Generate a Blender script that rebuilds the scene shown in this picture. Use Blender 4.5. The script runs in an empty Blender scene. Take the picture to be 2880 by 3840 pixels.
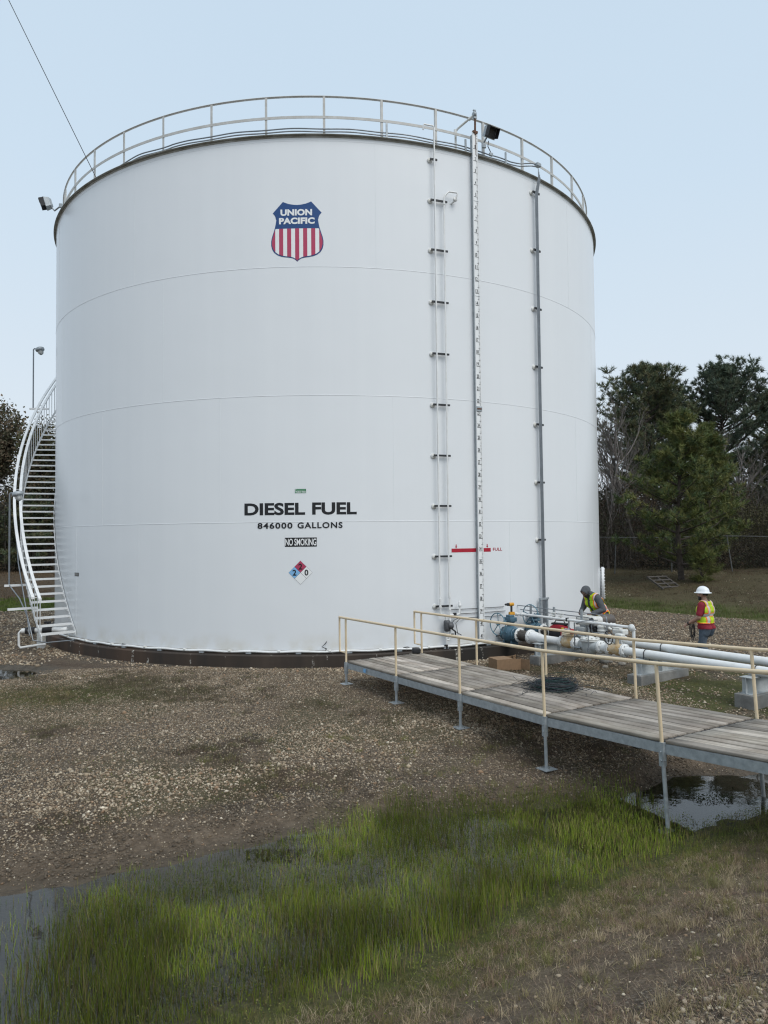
import bpy, bmesh, math, random
import numpy as np
from mathutils import Vector, Matrix, Quaternion
from mathutils.geometry import tessellate_polygon

random.seed(7)
RNG = np.random.default_rng(7)
PI = math.pi
SC = bpy.context.scene
COL = SC.collection
R = 9.144                      # tank radius; axis at the origin, z = 0 at the foot of the shell
rad = math.radians

# ------------------------------------------------------------------ camera
cam = bpy.data.cameras.new('camera')
cam.sensor_fit = 'AUTO'
cam.sensor_width = 36.0
cam.lens = 25.631
cam.clip_start = 0.05
cam.clip_end = 3000
camo = bpy.data.objects.new('camera', cam)
COL.objects.link(camo)
_yaw, _pitch, _roll = 0.0688, 0.0341, -0.0102
fw = Vector((math.sin(_yaw)*math.cos(_pitch), math.cos(_yaw)*math.cos(_pitch), math.sin(_pitch)))
_r = Vector((math.cos(_yaw), -math.sin(_yaw), 0)); _u = _r.cross(fw)
rr_ = math.cos(_roll)*_r + math.sin(_roll)*_u
uu_ = -math.sin(_roll)*_r + math.cos(_roll)*_u
camo.matrix_world = Matrix(((rr_.x, uu_.x, -fw.x, 0.0), (rr_.y, uu_.y, -fw.y, -26.287),
                            (rr_.z, uu_.z, -fw.z, 2.638), (0, 0, 0, 1)))
SC.camera = camo

# ------------------------------------------------------------------ sky, sun, exposure
SUN_EL, SUN_AZ = rad(52), rad(148)     # high, behind the camera and to its right
w = bpy.data.worlds.new('World'); SC.world = w; w.use_nodes = True
nt = w.node_tree; nt.nodes.clear()
out = nt.nodes.new('ShaderNodeOutputWorld')
bg1 = nt.nodes.new('ShaderNodeBackground'); bg2 = nt.nodes.new('ShaderNodeBackground')
sky = nt.nodes.new('ShaderNodeTexSky'); sky.sky_type = 'NISHITA'; sky.sun_disc = False
sky.sun_elevation = SUN_EL; sky.sun_rotation = SUN_AZ; sky.dust_density = 3.0
nt.links.new(sky.outputs[0], bg1.inputs[0]); bg1.inputs[1].default_value = 0.08
tc = nt.nodes.new('ShaderNodeTexCoord'); sp = nt.nodes.new('ShaderNodeSeparateXYZ')
nt.links.new(tc.outputs['Generated'], sp.inputs[0])
nz = nt.nodes.new('ShaderNodeTexNoise'); nz.inputs['Scale'].default_value = 1.8; nz.inputs['Detail'].default_value = 3
nt.links.new(tc.outputs['Generated'], nz.inputs['Vector'])
ma = nt.nodes.new('ShaderNodeMath'); ma.operation = 'MULTIPLY_ADD'; ma.inputs[1].default_value = 0.30; 
nt.links.new(nz.outputs[0], ma.inputs[0]); nt.links.new(sp.outputs[2], ma.inputs[2])
cr = nt.nodes.new('ShaderNodeValToRGB')
e = cr.color_ramp.elements
e[0].position = 0.08; e[0].color = (0.665, 0.70, 0.745, 1)
e[1].position = 1.0; e[1].color = (0.48, 0.60, 0.72, 1)
m_ = cr.color_ramp.elements.new(0.28); m_.color = (0.61, 0.685, 0.755, 1)
m_ = cr.color_ramp.elements.new(0.62); m_.color = (0.53, 0.645, 0.755, 1)
nt.links.new(ma.outputs[0], cr.inputs[0]); nt.links.new(cr.outputs[0], bg2.inputs[0]); bg2.inputs[1].default_value = 0.97
mx = nt.nodes.new('ShaderNodeMixShader'); mx.inputs[0].default_value = 0.93      # thin overcast over the clear sky
nt.links.new(bg1.outputs[0], mx.inputs[1]); nt.links.new(bg2.outputs[0], mx.inputs[2])
nt.links.new(mx.outputs[0], out.inputs[0])
sun = bpy.data.lights.new('sun', 'SUN'); sun.energy = 1.5; sun.angle = rad(36); sun.color = (1.0, 0.96, 0.90)
suno = bpy.data.objects.new('sun', sun); COL.objects.link(suno)
sd = Vector((math.sin(SUN_AZ)*math.cos(SUN_EL), math.cos(SUN_AZ)*math.cos(SUN_EL), math.sin(SUN_EL)))
suno.rotation_euler = sd.to_track_quat('Z', 'Y').to_euler()
suno.location = (0, -40, 60)
SC.view_settings.view_transform = 'Standard'; SC.view_settings.look = 'None'
SC.view_settings.exposure = 0.33; SC.view_settings.gamma = 1.0
SC.cycles.use_denoising = True; SC.cycles.denoiser = 'OPENIMAGEDENOISE'; SC.cycles.denoising_input_passes = 'RGB_ALBEDO_NORMAL'; SC.cycles.denoising_prefilter = 'ACCURATE'; SC.cycles.filter_width = 1.2
SC.cycles.max_bounces = 8; SC.cycles.transparent_max_bounces = 16

# ------------------------------------------------------------------ materials
def _new(name):
    m = bpy.data.materials.new(name); m.use_nodes = True
    t = m.node_tree; b = t.nodes['Principled BSDF']
    return m, t, b

def pm(name, c, rough=0.5, metal=0.0, var=0.15, scale=6.0, bump=0.0, bscale=60.0, stretch=None, c2=None, spec=0.5):
    """surface with a mottled colour (c towards c2) and an optional fine bump"""
    m, t, b = _new(name)
    tc = t.nodes.new('ShaderNodeTexCoord'); src = tc.outputs['Object']
    if stretch:
        mp = t.nodes.new('ShaderNodeMapping'); mp.inputs['Scale'].default_value = stretch
        t.links.new(src, mp.inputs[0]); src = mp.outputs[0]
    n = t.nodes.new('ShaderNodeTexNoise'); n.inputs['Scale'].default_value = scale; n.inputs['Detail'].default_value = 6
    n.inputs['Roughness'].default_value = 0.65
    t.links.new(src, n.inputs['Vector'])
    r = t.nodes.new('ShaderNodeValToRGB'); el = r.color_ramp.elements
    el[0].position = 0.32; el[1].position = 0.68
    a = c2 if c2 else tuple(x*(1-var) for x in c)
    bb = c if c2 else tuple(min(1, x*(1+var)) for x in c)
    el[0].color = (*a, 1); el[1].color = (*bb, 1)
    t.links.new(n.outputs[0], r.inputs[0]); t.links.new(r.outputs[0], b.inputs['Base Color'])
    b.inputs['Roughness'].default_value = rough; b.inputs['Metallic'].default_value = metal
    b.inputs['Specular IOR Level'].default_value = spec
    if bump:
        n2 = t.nodes.new('ShaderNodeTexNoise'); n2.inputs['Scale'].default_value = bscale; n2.inputs['Detail'].default_value = 4
        t.links.new(src, n2.inputs['Vector'])
        bp = t.nodes.new('ShaderNodeBump'); bp.inputs['Strength'].default_value = bump; bp.inputs['Distance'].default_value = 0.02
        t.links.new(n2.outputs[0], bp.inputs['Height']); t.links.new(bp.outputs[0], b.inputs['Normal'])
    return m

def cm(name, rough=0.8, spec=0.3, trans=0.0, var=0.0):
    """colour comes per vertex (each stone or blade has its own colour)"""
    m, t, b = _new(name)
    at = t.nodes.new('ShaderNodeAttribute'); at.attribute_name = 'Col'
    t.links.new(at.outputs['Color'], b.inputs['Base Color'])
    b.inputs['Roughness'].default_value = rough; b.inputs['Specular IOR Level'].default_value = spec
    if trans:
        tr = t.nodes.new('ShaderNodeBsdfTranslucent'); t.links.new(at.outputs['Color'], tr.inputs[0])
        mx = t.nodes.new('ShaderNodeMixShader'); mx.inputs[0].default_value = trans
        o = t.nodes['Material Output']
        t.links.new(b.outputs[0], mx.inputs[1]); t.links.new(tr.outputs[0], mx.inputs[2]); t.links.new(mx.outputs[0], o.inputs[0])
    return m

def shell_mat():
    m, t, b = _new('white_tank_paint')
    N, L = t.nodes, t.links
    tc = N.new('ShaderNodeTexCoord')
    mp = N.new('ShaderNodeMapping'); mp.inputs['Scale'].default_value = (1.6, 1.6, 0.05); L.new(tc.outputs['Object'], mp.inputs[0])
    n = N.new('ShaderNodeTexNoise'); n.inputs['Scale'].default_value = 1.5; n.inputs['Detail'].default_value = 7; L.new(mp.outputs[0], n.inputs['Vector'])
    r = N.new('ShaderNodeValToRGB'); el = r.color_ramp.elements
    el[0].position = 0.2; el[0].color = (0.76, 0.782, 0.802, 1); el[1].position = 0.75; el[1].color = (0.785, 0.806, 0.824, 1)
    L.new(n.outputs[0], r.inputs[0])
    # dirt splashed up on the lowest strip of the shell, rust-yellow and uneven
    sz = N.new('ShaderNodeSeparateXYZ'); L.new(tc.outputs['Object'], sz.inputs[0])
    n3 = N.new('ShaderNodeTexNoise'); n3.inputs['Scale'].default_value = 2.2; n3.inputs['Detail'].default_value = 6; L.new(tc.outputs['Object'], n3.inputs['Vector'])
    mr = N.new('ShaderNodeMapRange'); mr.inputs[1].default_value = 0.0; mr.inputs[2].default_value = 0.45
    mr.inputs[3].default_value = 0.5; mr.inputs[4].default_value = 0.0; L.new(sz.outputs[2], mr.inputs[0])
    mu = N.new('ShaderNodeMath'); mu.operation = 'MULTIPLY'; L.new(mr.outputs[0], mu.inputs[0])
    r3 = N.new('ShaderNodeValToRGB'); r3.color_ramp.elements[0].position = 0.42; r3.color_ramp.elements[1].position = 0.75
    L.new(n3.outputs[0], r3.inputs[0]); L.new(r3.outputs[0], mu.inputs[1])
    mix = N.new('ShaderNodeMixRGB'); mix.inputs[2].default_value = (0.50, 0.43, 0.27, 1)
    L.new(mu.outputs[0], mix.inputs[0]); L.new(r.outputs[0], mix.inputs[1]); L.new(mix.outputs[0], b.inputs['Base Color'])
    b.inputs['Roughness'].default_value = 0.27; b.inputs['Specular IOR Level'].default_value = 0.45
    # slight waviness of rolled plate
    n2 = N.new('ShaderNodeTexNoise'); n2.inputs['Scale'].default_value = 0.7; n2.inputs['Detail'].default_value = 2; L.new(tc.outputs['Object'], n2.inputs['Vector'])
    n4 = N.new('ShaderNodeTexNoise'); n4.inputs['Scale'].default_value = 90; L.new(tc.outputs['Object'], n4.inputs['Vector'])
    b1 = N.new('ShaderNodeBump'); b1.inputs['Strength'].default_value = 0.25; b1.inputs['Distance'].default_value = 0.05; L.new(n2.outputs[0], b1.inputs['Height'])
    b2 = N.new('ShaderNodeBump'); b2.inputs['Strength'].default_value = 0.08; b2.inputs['Distance'].default_value = 0.003
    L.new(n4.outputs[0], b2.inputs['Height']); L.new(b1.outputs[0], b2.inputs['Normal']); L.new(b2.outputs[0], b.inputs['Normal'])
    return m

M = {}
M['shell'] = shell_mat()
M['white'] = pm('white_paint', (0.74, 0.75, 0.75), 0.38, var=0.06, scale=3)
M['whitedirty'] = pm('weathered_white_paint', (0.72, 0.73, 0.72), 0.42, c2=(0.56, 0.55, 0.50), scale=9)
M['railwhite'] = pm('shaded_white_rail_paint', (0.56, 0.56, 0.54), 0.45, c2=(0.44, 0.43, 0.40), scale=6)  # white roof rails, greyed in the colour itself for their shaded undersides
M['pipewhite'] = pm('white_pipe_paint', (0.80, 0.81, 0.81), 0.35, c2=(0.69, 0.69, 0.67), scale=4)
M['cream'] = pm('cream_rail_paint', (0.76, 0.62, 0.43), 0.42, c2=(0.66, 0.52, 0.34), scale=5)
M['galv'] = pm('galvanised_steel', (0.42, 0.455, 0.475), 0.45, 0.25, c2=(0.27, 0.30, 0.32), scale=14)
M['fencegrey'] = pm('dull_fence_steel', (0.15, 0.155, 0.155), 0.6, 0.2, c2=(0.08, 0.08, 0.075), scale=6)
M['conduit'] = pm('grey_conduit', (0.24, 0.26, 0.28), 0.4, 0.5, var=0.15, scale=5)
M['dark'] = pm('dark_steel', (0.035, 0.037, 0.04), 0.5, 0.3, var=0.3, scale=10)
M['black'] = pm('black_plastic', (0.018, 0.018, 0.02), 0.5, var=0.3, scale=20)
M['curb'] = pm('weathered_roof_rim', (0.40, 0.40, 0.37), 0.6, c2=(0.21, 0.20, 0.16), scale=3, stretch=(1, 1, 2))
M['blackink'] = pm('black_vinyl', (0.006, 0.007, 0.009), 0.45, var=0.1)
M['blueink'] = pm('blue_vinyl', (0.010, 0.058, 0.20), 0.4, var=0.04, scale=3)
M['redink'] = pm('red_vinyl', (0.46, 0.035, 0.10), 0.4, c2=(0.42, 0.05, 0.11), scale=3)
M['redbar'] = pm('red_band_vinyl', (0.42, 0.010, 0.030), 0.4, var=0.08, scale=3)
M['whiteink'] = pm('white_vinyl', (0.82, 0.83, 0.83), 0.4, var=0.02)
M['lightblue'] = pm('light_blue_vinyl', (0.22, 0.47, 0.76), 0.4, var=0.04)
M['greenink'] = pm('green_vinyl', (0.02, 0.19, 0.075), 0.4, var=0.08)
M['bluevalve'] = pm('blue_valve_paint', (0.085, 0.165, 0.225), 0.4, c2=(0.06, 0.12, 0.165), scale=9)
M['wheelblue'] = pm('blue_handwheel_paint', (0.10, 0.21, 0.27), 0.4, var=0.12, scale=9)
M['braid'] = pm('braided_steel', (0.11, 0.10, 0.09), 0.45, 0.6, var=0.4, scale=60, bump=0.8, bscale=120)
M['greyvalve'] = pm('grey_valve_paint', (0.46, 0.49, 0.50), 0.42, c2=(0.35, 0.37, 0.37), scale=7)
M['yellowed'] = pm('rust_stained_white_paint', (0.66, 0.63, 0.52), 0.45, c2=(0.45, 0.26, 0.07), scale=5)
M['yellow'] = pm('yellow_paint', (0.62, 0.42, 0.03), 0.4, var=0.15)
M['orange'] = pm('orange_yellow_plastic', (0.66, 0.31, 0.02), 0.42, var=0.1)
M['red'] = pm('red_paint', (0.38, 0.018, 0.022), 0.42, var=0.15)
M['bagred'] = pm('red_nylon', (0.34, 0.012, 0.025), 0.75, var=0.2, scale=30)
M['bagblack'] = pm('black_nylon', (0.02, 0.021, 0.023), 0.8, var=0.3, scale=30)
M['card'] = pm('brown_cardboard', (0.24, 0.15, 0.085), 0.85, var=0.12, scale=12)
M['concrete'] = pm('grey_concrete', (0.27, 0.265, 0.25), 0.9, c2=(0.16, 0.155, 0.145), scale=4, bump=0.5, bscale=40)
M['canister'] = pm('charcoal_casting', (0.075, 0.078, 0.085), 0.55, var=0.2, scale=20)
M['rust'] = pm('rusty_rod', (0.16, 0.07, 0.035), 0.8, c2=(0.08, 0.045, 0.03), scale=12)
M['glass'] = pm('ribbed_lamp_glass', (0.55, 0.56, 0.54), 0.15, var=0.15, scale=40)
M['floodglass'] = pm('dark_floodlight_glass', (0.06, 0.065, 0.07), 0.15, var=0.5, scale=8, stretch=(1, 1, 12))
M['motor'] = pm('brown_grey_motor', (0.10, 0.085, 0.075), 0.5, var=0.2)
M['beige'] = pm('beige_cover', (0.52, 0.48, 0.41), 0.5, var=0.06)
M['oldwood'] = pm('grey_old_timber', (0.075, 0.066, 0.058), 0.9, var=0.4, scale=14)
M['rock'] = pm('pale_stone', (0.36, 0.34, 0.30), 0.9, c2=(0.20, 0.18, 0.155), scale=7, bump=0.6, bscale=25)
M['bark'] = pm('dark_bark', (0.075, 0.06, 0.05), 0.95, var=0.4, scale=8)
M['palebark'] = pm('pale_grey_bark', (0.15, 0.132, 0.12), 0.95, var=0.3, scale=5)
M['needles'] = cm('pine_needles', 0.6, 0.3, 0.12)
M['leaves'] = cm('leaves', 0.7, 0.25, 0.2)
M['stones'] = cm('gravel_stones', 0.85, 0.25)
M['blades'] = cm('grass_blades', 0.6, 0.3, 0.22)
M['wireblk'] = cm('wire_insulation', 0.5, 0.4)
M['skin'] = pm('skin', (0.33, 0.19, 0.135), 0.55, var=0.06, scale=20)
M['skin2'] = pm('darker_skin', (0.17, 0.105, 0.08), 0.55, var=0.06, scale=20)
M['hair'] = pm('black_hair', (0.012, 0.010, 0.009), 0.6, var=0.4, scale=60)
M['shirt'] = pm('maroon_cotton', (0.22, 0.012, 0.026), 0.85, var=0.15, scale=14, bump=0.4, bscale=18)
M['hoodie'] = pm('charcoal_fleece', (0.085, 0.092, 0.10), 0.9, var=0.18, scale=18, bump=0.4, bscale=20)
M['jeans'] = pm('faded_denim', (0.105, 0.135, 0.175), 0.85, c2=(0.05, 0.07, 0.095), scale=9, bump=0.5, bscale=16)
M['trousers'] = pm('dark_trousers', (0.05, 0.052, 0.058), 0.85, var=0.2, scale=12)
M['boot'] = pm('dark_leather', (0.03, 0.025, 0.02), 0.6, var=0.3)
M['helmet'] = pm('white_helmet', (0.80, 0.82, 0.84), 0.3, var=0.03)

def wood_mat():
    m, t, b = _new('weathered_deck_timber')
    N, L = t.nodes, t.links
    at = N.new('ShaderNodeAttribute'); at.attribute_name = 'Col'
    uv = N.new('ShaderNodeAttribute'); uv.attribute_name = 'grain'
    mp = N.new('ShaderNodeMapping'); mp.inputs['Scale'].default_value = (0.55, 60, 1); L.new(uv.outputs['Vector'], mp.inputs[0])
    n = N.new('ShaderNodeTexNoise'); n.inputs['Scale'].default_value = 1.0; n.inputs['Detail'].default_value = 8; n.inputs['Roughness'].default_value = 0.7
    L.new(mp.outputs[0], n.inputs['Vector'])
    r = N.new('ShaderNodeValToRGB'); el = r.color_ramp.elements
    el[0].position = 0.3; el[0].color = (0.42, 0.40, 0.39, 1); el[1].position = 0.66; el[1].color = (1.15, 1.13, 1.1, 1)
    L.new(n.outputs[0], r.inputs[0])
    n5 = N.new('ShaderNodeTexNoise'); n5.inputs['Scale'].default_value = 2.4; n5.inputs['Detail'].default_value = 5; L.new(uv.outputs['Vector'], n5.inputs['Vector'])
    r5 = N.new('ShaderNodeValToRGB'); r5.color_ramp.elements[0].position = 0.3; r5.color_ramp.elements[0].color = (0.62, 0.58, 0.55, 1)
    r5.color_ramp.elements[1].position = 0.62; r5.color_ramp.elements[1].color = (1.1, 1.1, 1.1, 1); L.new(n5.outputs[0], r5.inputs[0])
    mm = N.new('ShaderNodeMixRGB'); mm.blend_type = 'MULTIPLY'; mm.inputs[0].default_value = 1
    L.new(r.outputs[0], mm.inputs[1]); L.new(at.outputs['Color'], mm.inputs[2])
    m2 = N.new('ShaderNodeMixRGB'); m2.blend_type = 'MULTIPLY'; m2.inputs[0].default_value = 1
    L.new(mm.outputs[0], m2.inputs[1]); L.new(r5.outputs[0], m2.inputs[2]); L.new(m2.outputs[0], b.inputs['Base Color'])
    b.inputs['Roughness'].default_value = 0.8; b.inputs['Specular IOR Level'].default_value = 0.3
    bp = N.new('ShaderNodeBump'); bp.inputs['Strength'].default_value = 0.5; bp.inputs['Distance'].default_value = 0.006
    L.new(n.outputs[0], bp.inputs['Height']); L.new(bp.outputs[0], b.inputs['Normal'])
    return m
M['wood'] = wood_mat()

def ring_mat():
    m, t, b = _new('stained_concrete_ring')
    N, L = t.nodes, t.links
    tc = N.new('ShaderNodeTexCoord')
    mp = N.new('ShaderNodeMapping'); mp.inputs['Scale'].default_value = (1, 1, 0.12); L.new(tc.outputs['Object'], mp.inputs[0])
    n = N.new('ShaderNodeTexNoise'); n.inputs['Scale'].default_value = 1.1; n.inputs['Detail'].default_value = 6; L.new(mp.outputs[0], n.inputs['Vector'])
    r = N.new('ShaderNodeValToRGB'); el = r.color_ramp.elements
    el[0].position = 0.3; el[0].color = (0.018, 0.016, 0.014, 1); el[1].position = 0.72; el[1].color = (0.065, 0.052, 0.040, 1)
    x = el.new(0.52); x.color = (0.035, 0.027, 0.021, 1)
    L.new(n.outputs[0], r.inputs[0])
    sx_ = N.new('ShaderNodeSeparateXYZ'); L.new(tc.outputs['Object'], sx_.inputs[0])
    mrx = N.new('ShaderNodeMapRange'); mrx.inputs[1].default_value = -7.5; mrx.inputs[2].default_value = -2.5; mrx.inputs[3].default_value = 0.85; mrx.inputs[4].default_value = 0.12
    L.new(sx_.outputs[0], mrx.inputs[0])
    rr2 = N.new('ShaderNodeValToRGB'); rr2.color_ramp.elements[0].position = 0.38; rr2.color_ramp.elements[1].position = 0.66; L.new(n.outputs[0], rr2.inputs[0])
    mur = N.new('ShaderNodeMath'); mur.operation = 'MULTIPLY'; L.new(mrx.outputs[0], mur.inputs[0]); L.new(rr2.outputs[0], mur.inputs[1])
    mxr = N.new('ShaderNodeMixRGB'); mxr.inputs[2].default_value = (0.105, 0.050, 0.024, 1); L.new(mur.outputs[0], mxr.inputs[0]); L.new(r.outputs[0], mxr.inputs[1])
    # white lime runs
    mp2 = N.new('ShaderNodeMapping'); mp2.inputs['Scale'].default_value = (2.6, 2.6, 0.35); L.new(tc.outputs['Object'], mp2.inputs[0])
    v = N.new('ShaderNodeTexNoise'); v.inputs['Scale'].default_value = 3.0; v.inputs['Detail'].default_value = 1; L.new(mp2.outputs[0], v.inputs['Vector'])
    n2 = N.new('ShaderNodeTexNoise'); n2.inputs['Scale'].default_value = 22; n2.inputs['Detail'].default_value = 5; L.new(tc.outputs['Object'], n2.inputs['Vector'])
    r2 = N.new('ShaderNodeValToRGB'); r2.color_ramp.elements[0].position = 0.665; r2.color_ramp.elements[1].position = 0.70; L.new(v.outputs[0], r2.inputs[0])
    r3 = N.new('ShaderNodeValToRGB'); r3.color_ramp.elements[0].position = 0.5; r3.color_ramp.elements[1].position = 0.6; L.new(n2.outputs[0], r3.inputs[0])
    mu = N.new('ShaderNodeMath'); mu.operation = 'MULTIPLY'; L.new(r2.outputs[0], mu.inputs[0]); L.new(r3.outputs[0], mu.inputs[1])
    mix = N.new('ShaderNodeMixRGB'); mix.inputs[2].default_value = (0.42, 0.40, 0.36, 1); L.new(mu.outputs[0], mix.inputs[0]); L.new(mxr.outputs[0], mix.inputs[1])
    L.new(mix.outputs[0], b.inputs['Base Color']); b.inputs['Roughness'].default_value = 0.7
    return m
M['ring'] = ring_mat()

def ground_mat():
    m, t, b = _new('soil_and_gravel')
    N, L = t.nodes, t.links
    tc = N.new('ShaderNodeTexCoord')
    at = N.new('ShaderNodeAttribute'); at.attribute_name = 'zone'
    sp = N.new('ShaderNodeSeparateColor'); L.new(at.outputs['Color'], sp.inputs[0])
    def noise(s, d=6, ro=0.6):
        n = N.new('ShaderNodeTexNoise'); n.inputs['Scale'].default_value = s; n.inputs['Detail'].default_value = d; n.inputs['Roughness'].default_value = ro
        L.new(tc.outputs['Object'], n.inputs['Vector']); return n.outputs[0]
    def ramp(src, stops):
        r = N.new('ShaderNodeValToRGB'); el = r.color_ramp.elements
        el[0].position, el[0].color = stops[0][0], (*stops[0][1], 1); el[1].position, el[1].color = stops[-1][0], (*stops[-1][1], 1)
        for p_, c_ in stops[1:-1]:
            q = el.new(p_); q.color = (*c_, 1)
        L.new(src, r.inputs[0]); return r.outputs[0]
    def mixc(f, a, c):
        x = N.new('ShaderNodeMixRGB'); L.new(f, x.inputs[0])
        L.new(a, x.inputs[1]); L.new(c, x.inputs[2]); return x.outputs[0]
    soil = ramp(noise(9, 9, 0.7), [(0.3, (0.082, 0.059, 0.040)), (0.5, (0.160, 0.119, 0.083)), (0.7, (0.25, 0.192, 0.138))])
    vo = N.new('ShaderNodeTexVoronoi'); vo.inputs['Scale'].default_value = 34; L.new(tc.outputs['Object'], vo.inputs['Vector'])
    sepv = N.new('ShaderNodeSeparateColor'); L.new(vo.outputs['Color'], sepv.inputs[0])
    pebc = ramp(sepv.outputs[0], [(0.0, (0.10, 0.080, 0.060)), (0.55, (0.22, 0.184, 0.145)), (1.0, (0.38, 0.34, 0.285))])
    pe = ramp(vo.outputs['Distance'], [(0.25, (1, 1, 1)), (0.5, (0.25, 0.25, 0.25))])
    mm = N.new('ShaderNodeMixRGB'); mm.blend_type = 'MULTIPLY'; mm.inputs[0].default_value = 1; L.new(pebc, mm.inputs[1]); L.new(pe, mm.inputs[2])
    gr = N.new('ShaderNodeMath'); gr.operation = 'MULTIPLY'; L.new(sp.outputs[0], gr.inputs[0])
    L.new(ramp(noise(2.3, 5), [(0.3, (0.35, 0.35, 0.35)), (0.6, (1, 1, 1))]), gr.inputs[1])
    c = mixc(gr.outputs[0], soil, mm.outputs[0])
    green = ramp(noise(14, 8, 0.7), [(0.3, (0.045, 0.050, 0.016)), (0.55, (0.095, 0.100, 0.030)), (0.75, (0.17, 0.150, 0.066))])
    c = mixc(at.outputs['Alpha'], c, ramp(noise(5, 8, 0.7), [(0.3, (0.042, 0.026, 0.018)), (0.55, (0.085, 0.056, 0.037)), (0.75, (0.135, 0.105, 0.062))]))
    c = mixc(sp.outputs[1], c, green)
    wet = ramp(noise(7, 6), [(0.3, (0.050, 0.042, 0.031)), (0.7, (0.125, 0.104, 0.078))])
    c = mixc(sp.outputs[2], c, wet)
    L.new(c, b.inputs['Base Color'])
    rg = N.new('ShaderNodeMapRange'); rg.inputs[3].default_value = 0.95; rg.inputs[4].default_value = 0.62; L.new(sp.outputs[2], rg.inputs[0])
    L.new(rg.outputs[0], b.inputs['Roughness']); b.inputs['Specular IOR Level'].default_value = 0.25
    ad = N.new('ShaderNodeMath'); ad.operation = 'MULTIPLY_ADD'; ad.inputs[1].default_value = -0.6; L.new(vo.outputs['Distance'], ad.inputs[0]); L.new(noise(26, 8, 0.75), ad.inputs[2])
    bp = N.new('ShaderNodeBump'); bp.inputs['Strength'].default_value = 0.9; bp.inputs['Distance'].default_value = 0.05
    L.new(ad.outputs[0], bp.inputs['Height']); L.new(bp.outputs[0], b.inputs['Normal'])
    return m
M['ground'] = ground_mat()

def water_mat():
    m, t, b = _new('still_shallow_water')
    N, L = t.nodes, t.links
    N.remove(b)
    o = N['Material Output']
    tr = N.new('ShaderNodeBsdfTransparent'); tr.inputs[0].default_value = (0.86, 0.87, 0.82, 1)
    gl = N.new('ShaderNodeBsdfGlossy'); gl.inputs['Roughness'].default_value = 0.015
    fr = N.new('ShaderNodeFresnel'); fr.inputs[0].default_value = 1.62
    tc = N.new('ShaderNodeTexCoord'); n = N.new('ShaderNodeTexNoise'); n.inputs['Scale'].default_value = 5; n.inputs['Detail'].default_value = 4
    L.new(tc.outputs['Object'], n.inputs['Vector'])
    bp = N.new('ShaderNodeBump'); bp.inputs['Strength'].default_value = 0.03; bp.inputs['Distance'].default_value = 0.03
    L.new(n.outputs[0], bp.inputs['Height']); L.new(bp.outputs[0], gl.inputs['Normal']); L.new(bp.outputs[0], fr.inputs['Normal'])
    mx = N.new('ShaderNodeMixShader'); L.new(fr.outputs[0], mx.inputs[0]); L.new(tr.outputs[0], mx.inputs[1]); L.new(gl.outputs[0], mx.inputs[2])
    L.new(mx.outputs[0], o.inputs[0])
    return m
M['water'] = water_mat()

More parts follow.
